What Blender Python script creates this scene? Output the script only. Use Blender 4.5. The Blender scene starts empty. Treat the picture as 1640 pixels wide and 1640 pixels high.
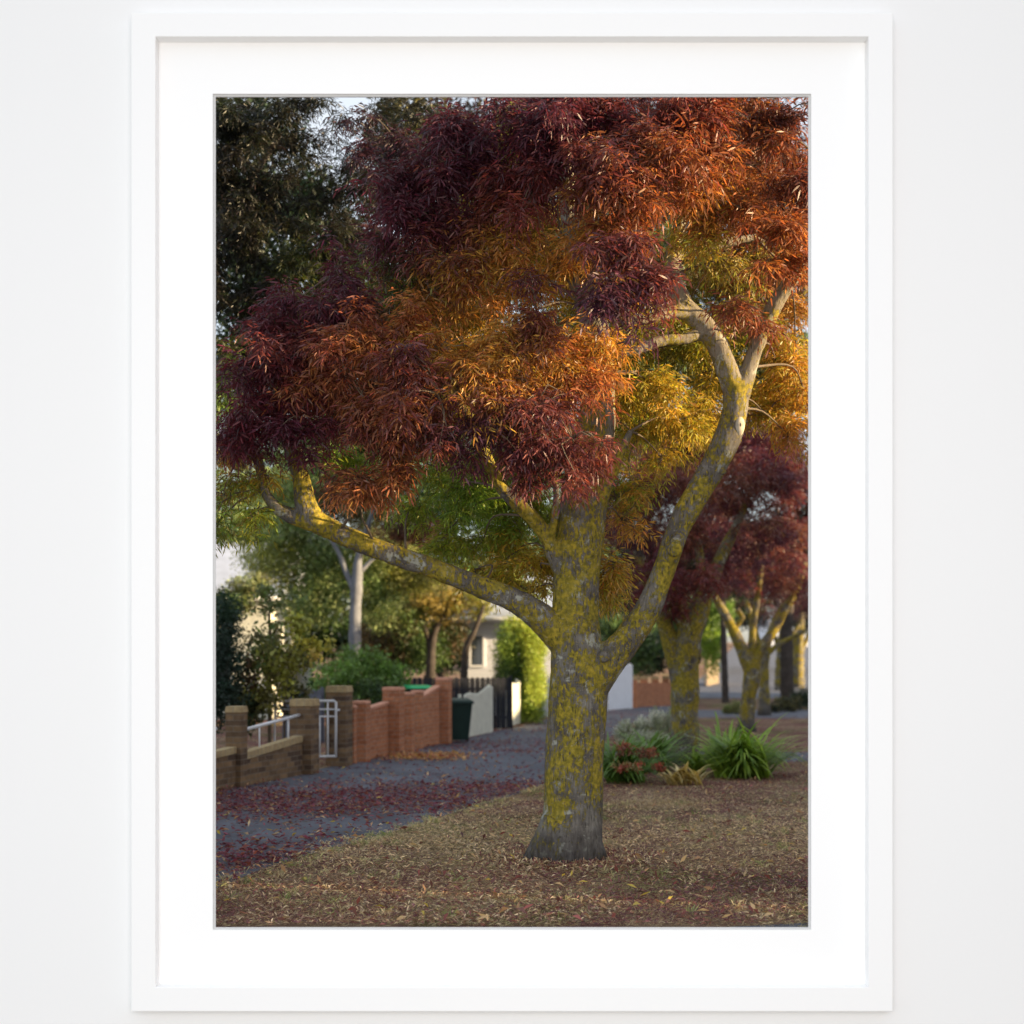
import bpy, math, random
import numpy as np
from mathutils import Vector, noise, Matrix

S = bpy.context.scene
COL = S.collection
R = math.radians
random.seed(5)
rng = np.random.default_rng(5)

# ------------------------------------------------------------------ camera
F, HZ, EYE = 2070.0, 1060.0, 1.7        # focal length (px of the 1640 photo), horizon row, eye height
cd = bpy.data.cameras.new('camera')
cam = bpy.data.objects.new('camera', cd); COL.objects.link(cam)
cam.location = (0, 0, EYE); cam.rotation_euler = (R(90), 0, 0)
cd.sensor_width = 36; cd.lens = F / 1640 * 36
cd.shift_y = (HZ - 820) / 1640
cd.clip_start = .05; cd.clip_end = 2000
cd.dof.use_dof = True; cd.dof.focus_distance = 10.1; cd.dof.aperture_fstop = 1.3
S.camera = cam

# ------------------------------------------------------------------ sky, sun, lamps, exposure
SUN_EL, SUN_AZ = 13.0, 13.0               # azimuth measured from +x (right) towards the camera side
w = bpy.data.worlds.new('World'); S.world = w; w.use_nodes = True
nt = w.node_tree; nt.nodes.clear()
sky = nt.nodes.new('ShaderNodeTexSky'); sky.sky_type = 'NISHITA'; sky.sun_disc = False
sky.sun_elevation = R(SUN_EL); sky.sun_rotation = R(90 + SUN_AZ)
sky.air_density = 1.0; sky.dust_density = 1.5; sky.ozone_density = 1.0
bg = nt.nodes.new('ShaderNodeBackground'); bg.inputs['Strength'].default_value = 0.15
wo = nt.nodes.new('ShaderNodeOutputWorld')
# thin bright evening cloud over most of the Nishita sky
tcw = nt.nodes.new('ShaderNodeTexCoord'); nzw = nt.nodes.new('ShaderNodeTexNoise'); nzw.inputs['Scale'].default_value = 2.2; nzw.inputs['Detail'].default_value = 6
nt.links.new(tcw.outputs['Generated'], nzw.inputs['Vector'])
spw = nt.nodes.new('ShaderNodeSeparateXYZ'); nt.links.new(tcw.outputs['Generated'], spw.inputs[0])
mrw = nt.nodes.new('ShaderNodeMapRange'); nt.links.new(spw.outputs['Z'], mrw.inputs[0]); mrw.inputs[1].default_value = -.02; mrw.inputs[2].default_value = .05
mlw = nt.nodes.new('ShaderNodeMath'); mlw.operation = 'MULTIPLY'; nt.links.new(mrw.outputs[0], mlw.inputs[1])
crw = nt.nodes.new('ShaderNodeValToRGB'); nt.links.new(nzw.outputs['Fac'], crw.inputs[0])
crw.color_ramp.elements[0].position = .30; crw.color_ramp.elements[0].color = (.35,)*3 + (1,)
crw.color_ramp.elements[1].position = .55; crw.color_ramp.elements[1].color = (.95,)*3 + (1,)
mxw = nt.nodes.new('ShaderNodeMix'); mxw.data_type = 'RGBA'; nt.links.new(crw.outputs[0], mlw.inputs[0]); nt.links.new(mlw.outputs[0], mxw.inputs[0])
nt.links.new(sky.outputs[0], mxw.inputs[6]); mxw.inputs[7].default_value = (2.15, 2.3, 2.5, 1)
mx2 = nt.nodes.new('ShaderNodeMix'); mx2.data_type = 'RGBA'; nt.links.new(mrw.outputs[0], mx2.inputs[0])
mx2.inputs[6].default_value = (.8, .76, .72, 1); nt.links.new(mxw.outputs[2], mx2.inputs[7])
nt.links.new(mx2.outputs[2], bg.inputs[0]); nt.links.new(bg.outputs[0], wo.inputs[0])
sl = bpy.data.lights.new('sun', 'SUN'); sl.energy = 5.0; sl.angle = R(0.6); sl.color = (1, .74, .42)
sun = bpy.data.objects.new('sun', sl); COL.objects.link(sun)
e, a = R(SUN_EL), R(-SUN_AZ)
to_sun = Vector((math.cos(e) * math.cos(a), math.cos(e) * math.sin(a), math.sin(e)))
sun.rotation_euler = to_sun.to_track_quat('Z', 'Y').to_euler()

def area_lamp(name, loc, target, sx, sy, power):
    l = bpy.data.lights.new(name, 'AREA'); l.shape = 'RECTANGLE'; l.size = sx; l.size_y = sy; l.energy = power
    l.color = (1, .955, .90)
    o = bpy.data.objects.new(name, l); COL.objects.link(o); o.location = loc
    d = Vector(loc) - Vector(target); o.rotation_euler = d.to_track_quat('Z', 'Y').to_euler()
    return o
area_lamp('wall_fill_lamp', (0, -3.2, 2.6), (0, 8.15, 2.0), 9, 8, 270)  # added fill lamp behind the camera, brightens the wall and frame

S.view_settings.view_transform = 'Standard'; S.view_settings.look = 'None'
S.view_settings.gamma = 1; S.view_settings.use_curve_mapping = False
S.view_settings.exposure = 1.5
S.render.engine = 'CYCLES'
S.cycles.max_bounces = 7; S.cycles.transparent_max_bounces = 4
S.cycles.diffuse_bounces = 3; S.cycles.glossy_bounces = 2; S.cycles.transmission_bounces = 3
S.cycles.sample_clamp_indirect = 4
S.cycles.use_denoising = True

# ------------------------------------------------------------------ helpers
def P(px, row, d):
    return Vector(((px - 820) * d / F, d, EYE + (HZ - row) * d / F))
def G(px, row):
    d = EYE * F / (row - HZ)
    return Vector(((px - 820) * d / F, d, 0))
def depth(row): return EYE * F / (row - HZ)

def tag(o, label=None, cat=None, group=None, kind=None):
    if label: o['label'] = label
    if cat: o['category'] = cat
    if group: o['group'] = group
    if kind: o['kind'] = kind
    return o
def empty(name, loc, rz=0.0, **k):
    o = bpy.data.objects.new(name, None); COL.objects.link(o)
    o.location = loc; o.rotation_euler = (0, 0, rz); o.empty_display_size = .2
    return tag(o, **k)
def link(name, me, m=None, parent=None, loc=None):
    o = bpy.data.objects.new(name, me); COL.objects.link(o)
    if m: me.materials.append(m)
    if parent: o.parent = parent
    if loc is not None: o.location = loc
    return o

class MB:
    def __init__(s): s.v = []; s.f = []
    def box(s, x0, x1, y0, y1, z0, z1, b=0.0):
        i = len(s.v)
        s.v += [(x0,y0,z0),(x1,y0,z0),(x1,y1,z0),(x0,y1,z0),(x0+b,y0+b,z1),(x1-b,y0+b,z1),(x1-b,y1-b,z1),(x0+b,y1-b,z1)]
        s.f += [tuple(i+k for k in q) for q in ((0,3,2,1),(4,5,6,7),(0,1,5,4),(1,2,6,5),(2,3,7,6),(3,0,4,7))]
        return s
    def hexa(s, pts):            # 8 points, bottom ring then top ring
        i = len(s.v); s.v += [tuple(p) for p in pts]
        s.f += [tuple(i+k for k in q) for q in ((0,3,2,1),(4,5,6,7),(0,1,5,4),(1,2,6,5),(2,3,7,6),(3,0,4,7))]
        return s
    def tube(s, pts, rad, n=8, cap=True):
        pts = [Vector(p) for p in pts]
        if not hasattr(rad, '__len__'): rad = [rad] * len(pts)
        base = len(s.v); up = Vector((.13, .97, .2)).normalized()
        for k, p in enumerate(pts):
            t = (pts[min(k+1, len(pts)-1)] - pts[max(k-1, 0)]).normalized()
            u = up - t * up.dot(t)
            if u.length < 1e-3: u = Vector((1,0,0)) - t * t.x
            u.normalize(); up = u; v = t.cross(u)
            for j in range(n):
                an = 2*math.pi*j/n
                s.v.append(tuple(p + (u*math.cos(an) + v*math.sin(an)) * rad[k]))
        for k in range(len(pts)-1):
            for j in range(n):
                a0 = base+k*n+j; a1 = base+k*n+(j+1) % n
                s.f.append((a0, a1, a1+n, a0+n))
        if cap:
            s.f.append(tuple(base+j for j in reversed(range(n))))
            s.f.append(tuple(base+(len(pts)-1)*n+j for j in range(n)))
        return s
    def poly(s, pts):
        i = len(s.v); s.v += [tuple(p) for p in pts]; s.f.append(tuple(range(i, i+len(pts)))); return s
    def mesh(s, name, smooth=False):
        me = bpy.data.meshes.new(name); me.from_pydata(s.v, [], s.f); me.update()
        if smooth: me.polygons.foreach_set('use_smooth', [True]*len(me.polygons))
        return me
    def build(s, name, m, parent=None, smooth=False, loc=None, bevel=0):
        o = link(name, s.mesh(name, smooth), m, parent, loc)
        if bevel:
            b = o.modifiers.new('bevel', 'BEVEL'); b.width = bevel; b.segments = 2; b.limit_method = 'ANGLE'
        return o

def spline(pts, step):
    """Catmull-Rom through (x,y,z,r) rows"""
    p = np.array(pts, float); p = np.vstack([2*p[0]-p[1], p, 2*p[-1]-p[-2]])
    out = []
    for i in range(1, len(p)-2):
        L = np.linalg.norm(p[i+1,:3]-p[i,:3]); n = max(1, int(L/step))
        for t in np.arange(n)/n:
            out.append(.5*((2*p[i]) + (-p[i-1]+p[i+1])*t + (2*p[i-1]-5*p[i]+4*p[i+1]-p[i+2])*t*t + (-p[i-1]+3*p[i]-3*p[i+1]+p[i+2])*t**3))
    out.append(p[-2]); return np.array(out)

# ------------------------------------------------------------------ materials
class Mat:
    def __init__(s, name):
        s.m = bpy.data.materials.new(name); s.m.use_nodes = True; s.t = s.m.node_tree; s.t.nodes.clear()
        s.out = s.n('ShaderNodeOutputMaterial'); s.b = s.n('ShaderNodeBsdfPrincipled')
        s.l(s.b.outputs[0], s.out.inputs[0])
    def n(s, t, **k):
        x = s.t.nodes.new(t)
        for a_, b_ in k.items(): setattr(x, a_, b_)
        return x
    def l(s, a_, b_): s.t.links.new(a_, b_)
    def coord(s, scale=(1,1,1), kind='Object'):
        tc = s.n('ShaderNodeTexCoord'); mp = s.n('ShaderNodeMapping'); mp.inputs['Scale'].default_value = scale
        s.l(tc.outputs[kind], mp.inputs[0]); return mp.outputs[0]
    def noise(s, vec, scale, detail=4, rough=.55, dist=0.0):
        x = s.n('ShaderNodeTexNoise'); s.l(vec, x.inputs['Vector'])
        x.inputs['Scale'].default_value = scale; x.inputs['Detail'].default_value = detail
        x.inputs['Roughness'].default_value = rough; x.inputs['Distortion'].default_value = dist
        return x.outputs['Fac']
    def ramp(s, fac, stops):
        r = s.n('ShaderNodeValToRGB'); s.l(fac, r.inputs[0]); el = r.color_ramp.elements
        while len(el) < len(stops): el.new(.5)
        for e_, (p_, c_) in zip(el, stops):
            e_.position = p_; e_.color = (*c_, 1) if hasattr(c_, '__len__') else (c_, c_, c_, 1)
        return r.outputs[0]
    def mix(s, fac, a_, b_, mode='MIX'):
        x = s.n('ShaderNodeMix', data_type='RGBA', blend_type=mode)
        for inp, val in ((x.inputs[0], fac), (x.inputs[6], a_), (x.inputs[7], b_)):
            if hasattr(val, 'links'): s.l(val, inp)
            else: inp.default_value = (*val, 1) if hasattr(val, '__len__') else val
        return x.outputs[2]
    def math(s, op, a_, b_=0.0, clamp=False):
        x = s.n('ShaderNodeMath', operation=op, use_clamp=clamp)
        for inp, val in ((x.inputs[0], a_), (x.inputs[1], b_)):
            if hasattr(val, 'links'): s.l(val, inp)
            else: inp.default_value = val
        return x.outputs[0]
    def bump(s, h, strength, dist=.01):
        x = s.n('ShaderNodeBump'); x.inputs['Strength'].default_value = strength; x.inputs['Distance'].default_value = dist
        s.l(h, x.inputs['Height']); s.l(x.outputs[0], s.b.inputs['Normal'])
    def base(s, c, rough=.8, spec=.3):
        if hasattr(c, 'links'): s.l(c, s.b.inputs['Base Color'])
        else: s.b.inputs['Base Color'].default_value = (*c, 1)
        s.b.inputs['Roughness'].default_value = rough; s.b.inputs['Specular IOR Level'].default_value = spec
        return s

def plain(name, c, rough=.7, var=.12, scale=6, bump=0, spec=.3):
    m = Mat(name); v = m.coord(); n = m.noise(v, scale)
    lo = tuple(x*(1-var) for x in c); hi = tuple(min(1, x*(1+var)) for x in c)
    m.base(m.ramp(n, [(.3, lo), (.7, hi)]), rough, spec)
    if bump: m.bump(m.noise(v, scale*8), bump)
    return m.m

def leaf_mat(name, trans=.42, rough=.45):
    m = Mat(name); at = m.n('ShaderNodeAttribute', attribute_name='col')
    m.base(at.outputs['Color'], rough, .5)
    tr = m.n('ShaderNodeBsdfTranslucent')
    br = m.n('ShaderNodeMix', data_type='RGBA', blend_type='MULTIPLY'); br.inputs[0].default_value = 1
    m.l(at.outputs['Color'], br.inputs[6]); br.inputs[7].default_value = (1.6, 1.45, 1.0, 1)
    m.l(br.outputs[2], tr.inputs[0])
    mx = m.n('ShaderNodeMixShader'); mx.inputs[0].default_value = trans
    m.l(m.b.outputs[0], mx.inputs[1]); m.l(tr.outputs[0], mx.inputs[2]); m.l(mx.outputs[0], m.out.inputs[0])
    return m.m
LEAF = leaf_mat('ash_leaf'); LEAFB = leaf_mat('broad_leaf', .3, .5)

def bark_mat(name, lichen=1.0, far=False):
    m = Mat(name); v = m.coord(); vz = m.coord((1, 1, .16)); vh = m.coord((1, 1, 2.2))
    base = m.ramp(m.noise(v, 7, 6), [(.28, (.075, .068, .064)), (.5, (.15, .138, .125)), (.72, (.25, .235, .205))])
    streak = m.ramp(m.noise(vz, 60, 5, .65), [(.36, .0), (.6, 1)])
    base = m.mix(m.math('MULTIPLY', m.math('SUBTRACT', 1.0, streak), .55), base, (.05, .043, .036))
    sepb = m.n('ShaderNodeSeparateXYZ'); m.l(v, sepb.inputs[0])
    base = m.mix(m.math('MULTIPLY', m.ramp(m.math('MULTIPLY', sepb.outputs['Z'], .2), [(.68, 0), (.88, 1)]), .42), base, (.36, .30, .20))  # paler young bark higher up, with sunlit cream put into its colour
    # pale crustose patches
    pale = m.ramp(m.noise(v, 5.5, 5, .6, .6), [(.58, 0), (.63, 1)])
    base = m.mix(m.math('MULTIPLY', pale, .75), base, (.38, .39, .33))
    # yellow lichen: big patches broken by fine crumbs; more of it between 0.3 m and the crown
    sep = m.n('ShaderNodeSeparateXYZ'); m.l(v, sep.inputs[0])
    zmask = m.ramp(m.math('MULTIPLY', sep.outputs['Z'], .2), [(.05, .0), (.12, .9), (.2, 1), (.68, 1), (.76, .6), (.95, .5)])
    big = m.noise(v, 4.2, 3, .5, .3)
    fine = m.noise(v, 34, 5, .75)
    comb = m.math('ADD', m.math('ADD', m.math('MULTIPLY', big, .42), m.math('MULTIPLY', m.noise(m.coord((1, 1, .45)), 38, 5, .8), .58)), m.math('MULTIPLY', m.math('SUBTRACT', zmask, 1.0), .09))
    yel = m.ramp(comb, [(.468, 0), (.505, 1)])
    yel = m.math('MULTIPLY', yel, .92*lichen)
    ycol = m.ramp(m.noise(v, 26, 4), [(.3, (.11, .095, .012)), (.5, (.25, .20, .02)), (.7, (.42, .31, .03))])
    c = m.mix(yel, base, ycol)
    # horizontal pale wrinkles and black specks
    wr = m.ramp(m.noise(vh, 22, 3, .5, 1.2), [(.64, 0), (.68, 1)])
    c = m.mix(m.math('MULTIPLY', wr, .35), c, (.34, .32, .25))
    vo = m.n('ShaderNodeTexVoronoi'); m.l(vz, vo.inputs['Vector']); vo.inputs['Scale'].default_value = 55
    sp = m.ramp(m.math('ADD', vo.outputs['Distance'], m.math('MULTIPLY', m.noise(v, 9), .5)), [(.36, 1), (.46, 0)])
    c = m.mix(m.math('MULTIPLY', sp, .8), c, (.028, .024, .022))
    # the rough dark foot of the trunk
    foot = m.ramp(m.math('ADD', sep.outputs['Z'], m.math('MULTIPLY', m.noise(vz, 14), .30)), [(.22, 1), (.48, 0)])
    c = m.mix(m.math('MULTIPLY', foot, .88), c, m.ramp(m.noise(vz, 50, 5), [(.3, (.018, .016, .017)), (.7, (.095, .088, .082))]))
    m.base(c, .9, .15)
    h = m.math('ADD', m.math('MULTIPLY', m.noise(vz, 45, 6, .7), .8), m.math('MULTIPLY', m.math('MULTIPLY', yel, fine), .9))
    m.bump(h, .2 if far else .75, .012)
    return m.m
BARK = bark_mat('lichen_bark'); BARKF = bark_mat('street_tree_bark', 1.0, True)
TWIG = plain('twig_bark', (.13, .10, .07), .9, .3, 12)
GREYBARK = plain('pale_grey_bark', (.19, .20, .23), .9, .25, 5)
DARKBARK = plain('dark_bark', (.06, .05, .045), .9, .3, 5)

def brick_mat(name, c1, c2, mortar, sx=.23, sy=.076, offx=0.0):
    m = Mat(name); tc = m.n('ShaderNodeTexCoord'); sep = m.n('ShaderNodeSeparateXYZ'); m.l(tc.outputs['Object'], sep.inputs[0])
    cb = m.n('ShaderNodeCombineXYZ'); m.l(m.math('ADD', sep.outputs['X'], sep.outputs['Y']), cb.inputs[0]); m.l(sep.outputs['Z'], cb.inputs[1])
    br = m.n('ShaderNodeTexBrick'); m.l(cb.outputs[0], br.inputs['Vector'])
    br.inputs['Scale'].default_value = 1; br.inputs['Brick Width'].default_value = sx; br.inputs['Row Height'].default_value = sy
    br.inputs['Mortar Size'].default_value = .006; br.inputs['Color1'].default_value = (*c1, 1)
    br.inputs['Color2'].default_value = (*c2, 1); br.inputs['Mortar'].default_value = (*mortar, 1); br.inputs['Bias'].default_value = -.1
    n = m.noise(tc.outputs['Object'], 14, 4)
    c = m.mix(.45, br.outputs['Color'], m.ramp(n, [(.3, .25), (.7, .95)]), 'MULTIPLY')
    m.base(c, .9, .15); m.bump(m.math('SUBTRACT', n, m.math('MULTIPLY', br.outputs['Fac'], 1.0)), .4, .006)
    return m.m
M = dict(
    brown_brick=brick_mat('brown_brick', (.28, .18, .10), (.08, .055, .045), (.22, .18, .14)),
    cream_brick=brick_mat('cream_capping', (.52, .40, .22), (.45, .33, .18), (.35, .3, .22), .12, .2),
    red_brick=brick_mat('orange_brick', (.58, .25, .13), (.44, .17, .09), (.44, .30, .22)),
    red_cap=plain('brick_capping', (.60, .30, .20), .8, .15, 9),
    white_metal=plain('white_metal', (.72, .74, .78), .4, .05),
    cream_paint=plain('cream_paint', (.68, .68, .58), .7, .10, 5),
    white_paint=plain('white_paint', (.80, .82, .88), .7, .05, 3),
    dark_fence=plain('dark_paling', (.022, .024, .032), .8, .3, 8),
    bin_green=plain('bin_plastic', (.012, .035, .03), .45, .15, 5),
    lid_green=plain('green_lid_plastic', (.03, .42, .16), .4, .08, 5),
    rubber=plain('rubber', (.02, .02, .02), .8),
    roof=plain('pale_roof', (.40, .44, .54), .5, .1, 2),
    glass=plain('window_glass', (.03, .04, .05), .1, .1, 2, 0, .6),
    greyfence=plain('grey_paling', (.13, .14, .18), .8, .2, 9),
    buff=plain('buff_render', (.24, .19, .13), .8, .12, 4),
)

# ------------------------------------------------------------------ gallery wall, frame and mat
def gmat(name, v, rough=.6):
    m = Mat(name); c = m.ramp(m.noise(m.coord(), 40, 3), [(.3, (v*.996,)*3), (.7, (v,)*3)]); m.base(c, rough, .2)
    return m.m
WY = 8.15
def wx(px): return (px - 820) * WY / F
def wz(row): return EYE + (HZ - row) * WY / F
def ring(mb, o, i, y0, y1):
    """rectangular ring: outer (x0,x1,z0,z1), inner the same; y0 = front, y1 = back; four mitred boxes"""
    ox0, ox1, oz0, oz1 = o; ix0, ix1, iz0, iz1 = i
    for (A, B, C_, D_) in (((ox0, oz0), (ox1, oz0), (ix1, iz0), (ix0, iz0)), ((ox1, oz0), (ox1, oz1), (ix1, iz1), (ix1, iz0)),
                           ((ox1, oz1), (ox0, oz1), (ix0, iz1), (ix1, iz1)), ((ox0, oz1), (ox0, oz0), (ix0, iz0), (ix0, iz1))):
        k = len(mb.v)
        mb.v += [(x, y0, z) for x, z in (A, B, C_, D_)] + [(x, y1, z) for x, z in (A, B, C_, D_)]
        mb.f += [(k, k+1, k+2, k+3), (k+7, k+6, k+5, k+4), (k, k+4, k+5, k+1), (k+2, k+6, k+7, k+3)]
    return mb
def rect(px0, r0, px1, r1, d=WY):
    return ((px0-820)*d/F, (px1-820)*d/F, EYE+(HZ-r1)*d/F, EYE+(HZ-r0)*d/F)
gw = ring(MB(), (-4.6, 4.0, -3.0, 8.6), rect(335, 145, 1305, 1495), WY, WY+.10).build('wall', gmat('wall_paint', .875))
tag(gw, 'very pale grey plain wall around the big white frame', 'wall', kind='structure')
fr = empty('picture_frame', (0, 0, 0), label='large white box frame with a wide white mat around the view of the autumn tree', cat='picture frame')
fmb = ring(MB(), rect(210, 20, 1430, 1620, WY-.09), rect(249, 58.5, 1391, 1581, WY-.09), WY-.09, WY-.002)
fmb.build('moulding', gmat('frame_lacquer', .925, .45), fr, bevel=.004)
ring(MB(), rect(238, 48, 1402, 1592), rect(341.5, 151.5, 1298.5, 1488.5), WY-.012, WY-.0035).build('mat_board', gmat('mat_board', .97), fr)
ring(MB(), rect(340, 150, 1300, 1490), rect(345.5, 155, 1294.5, 1485), WY-.001, WY+.004).build('mat_bevel', gmat('mat_core', .62), fr)

# ------------------------------------------------------------------ ground
def hill(x, y):
    return 0.0 if y < 60 else (y-60)*.028
def noise_ground():
    m = Mat('leafy_verge'); v = m.coord()
    big = m.noise(v, .9, 4, .6); mid = m.noise(v, 14, 5, .7); fine = m.noise(v, 90, 4, .7)
    soil = m.ramp(fine, [(.3, (.10, .07, .05)), (.5, (.27, .19, .12)), (.7, (.50, .40, .25))])
    red = m.ramp(mid, [(.3, (.09, .045, .045)), (.55, (.20, .10, .085)), (.75, (.34, .22, .14))])
    grass = m.ramp(fine, [(.3, (.05, .055, .018)), (.7, (.20, .18, .07))])
    c = m.mix(m.ramp(big, [(.40, 0), (.55, 1)]), soil, red)
    c = m.mix(m.ramp(m.noise(v, .55, 3), [(.52, 0), (.62, .8)]), c, grass)
    m.base(c, .95, .1); m.bump(fine, .9, .03); return m.m
def asphalt():
    m = Mat('asphalt'); v = m.coord(); f = m.noise(v, 120, 3, .7); b = m.noise(v, 1.3, 4)
    c = m.ramp(m.math('ADD', m.math('MULTIPLY', f, .4), m.math('MULTIPLY', b, .6)), [(.35, (.062, .066, .082)), (.65, (.140, .148, .180))])
    m.base(c, .8, .3); m.bump(f, .3, .004); return m.m
ASPH = asphalt()
g = MB()
xs = [-150, -60, -25, -10, -5, 0, 5, 10, 25, 60, 150]; ys = [WY+.101, 12, 20, 30, 45, 60, 90, 130, 180, 260]
for i, y in enumerate(ys):
    for x in xs: g.v.append((x, y, hill(x, y)))
for i in range(len(ys)-1):
    for j in range(len(xs)-1):
        k = i*len(xs)+j; g.f.append((k, k+1, k+1+len(xs), k+len(xs)))
tag(g.build('ground', noise_ground()), 'leaf-covered brown verge and garden ground', 'ground', kind='structure')

def sheet(name, pts, m, z=.004, **k):
    b = MB(); b.poly([(p[0], p[1], z + hill(p[0], p[1])) for p in pts]); o = b.build(name, m); tag(o, kind='structure', **k); return o
FD = Vector((.2215, 1, 0)).normalized()      # direction of the street
def along(p, t): return Vector(p) + FD*t
# footpath: left edge under the fences, right edge traced on the ground
left = [(-6.2, 8.3), (-5.2, 12.0), (-4.1, 17.2), (-2.9, 21.0), (-.95, 29), (.4, 35), (1.6, 41), (4.2, 55)]
right_px = [(345, 1425), (420, 1392), (520, 1362), (600, 1343), (700, 1310), (790, 1284), (860, 1262), (900, 1240), (935, 1215)]
right = [tuple(G(a_, b_)[:2]) for a_, b_ in right_px]
right = [(right[0][0]-.8, 8.3)] + right
path_poly = left[:] + [(7.5, 55), (3.4, 36), (2.0, 28.0), (1.55, 24.5), (9.5, 24.0), (9.8, 21.9), (1.3, 22.0)] + right[::-1]
sheet('footpath', path_poly, ASPH, .004, label='blue-grey asphalt footpath strewn with red leaves beside the brick fences', cat='footpath')
sheet('driveway', [(1.7, 39.5), (12.5, 38.2), (12.5, 45.5), (2.8, 45.5)], ASPH, .008, label='far asphalt driveway crossing the verge', cat='driveway')
sheet('corner_path', [(1.35, 8.26), (3.2, 8.26), (3.2, 8.46), (1.9, 8.40)], ASPH, .004, label='grey asphalt edge at the bottom right corner', cat='path')
rd = MB()
rp = [((7.5, 60), (22, 60)), ((13.5, 90), (30, 90)), ((21, 130), (40, 130)), ((38, 220), (60, 220))]
for (a_, b_) in rp: rd.v += [(a_[0], a_[1], hill(*a_)+.012), (b_[0], b_[1], hill(*b_)+.012)]
for i in range(3): rd.f.append((2*i, 2*i+1, 2*i+3, 2*i+2))
tag(rd.build('road', ASPH), 'pale blue-grey road climbing away at the far right', 'road', kind='structure')

# ------------------------------------------------------------------ numpy leaf machinery
def mesh_np(name, verts, faces_idx, faces_len, col, m, parent=None):
    me = bpy.data.meshes.new(name)
    me.vertices.add(len(verts)); me.vertices.foreach_set('co', verts.astype(np.float32).ravel())
    me.loops.add(len(faces_idx)); me.loops.foreach_set('vertex_index', faces_idx.astype(np.int32))
    me.polygons.add(len(faces_len)); st = np.concatenate([[0], np.cumsum(faces_len)[:-1]])
    me.polygons.foreach_set('loop_start', st.astype(np.int32))
    me.update(calc_edges=True)
    ca = me.attributes.new('col', 'FLOAT_COLOR', 'POINT')
    c4 = np.ones((len(verts), 4), np.float32); c4[:, :3] = col; ca.data.foreach_set('color', c4.ravel())
    me.polygons.foreach_set('use_smooth', np.ones(len(faces_len), bool))
    return link(name, me, m, parent)
LT = np.array([0,1,2, 1,3,4,2, 3,5,4]); LL = np.array([3,4,3])
def leaflets_to_mesh(name, V, col, m, parent=None):
    """V (n,6,3), col (n,3)"""
    n = len(V); idx = (np.arange(n)[:, None]*6 + LT[None]).ravel(); ln = np.tile(LL, n)
    return mesh_np(name, V.reshape(-1, 3), idx, ln, np.repeat(col, 6, 0), m, parent)
def diamonds_to_mesh(name, V, col, m, parent=None):
    """V (n,4,3)"""
    n = len(V); return mesh_np(name, V.reshape(-1, 3), np.arange(n*4), np.full(n, 4), np.repeat(col, 4, 0), m, parent)
def unit(a_): return a_/np.maximum(np.linalg.norm(a_, axis=-1, keepdims=True), 1e-9)

def cluster_template(r_, leaves=7, pairs=3, length=.15, ll=.060, lw=.0047):
    out = []
    for k in range(leaves):
        th = 2*math.pi*(k + r_.uniform(-.3, .3))/leaves; e0 = r_.uniform(-.5, .9); e1 = e0 - r_.uniform(.8, 1.6)
        L = length*r_.uniform(.7, 1.15); p = np.zeros(3); seg = 8; pts = [p]; dirs = []
        for s_ in range(seg):
            e_ = e0 + (e1-e0)*s_/seg; d = np.array([math.cos(th)*math.cos(e_), math.sin(th)*math.cos(e_), math.sin(e_)])
            p = p + d*L/seg; pts.append(p); dirs.append(d)
        side = np.array([-math.sin(th), math.cos(th), 0])
        spots = [(int(2 + 6*q/pairs), s_) for q in range(pairs) for s_ in (-1, 1)] + [(8, 0)]
        for (i, s_) in spots:
            d = dirs[min(i, 7)]; dd = d*(1 if s_ == 0 else .72) + side*s_*r_.uniform(.55, .95) + r_.normal(0, .13, 3) + np.array([0, 0, -.25])
            dd /= np.linalg.norm(dd); ln = ll*r_.uniform(.7, 1.2); w_ = lw*r_.uniform(.8, 1.25)
            nrm = r_.normal(0, 1, 3) + np.array([0, 0, 1.2]); sd = np.cross(dd, nrm); sd /= np.linalg.norm(sd)
            b0 = pts[i]; z = np.array([0, 0, -1.0])
            out.append([b0, b0+dd*ln*.36+sd*w_, b0+dd*ln*.36-sd*w_, b0+dd*ln*.72+sd*w_*.72+z*ln*.03, b0+dd*ln*.72-sd*w_*.72+z*ln*.03, b0+dd*ln+z*ln*.08])
    return np.array(out)
TMPL = [cluster_template(np.random.default_rng(100+i), leaves=7) for i in range(10)]

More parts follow.
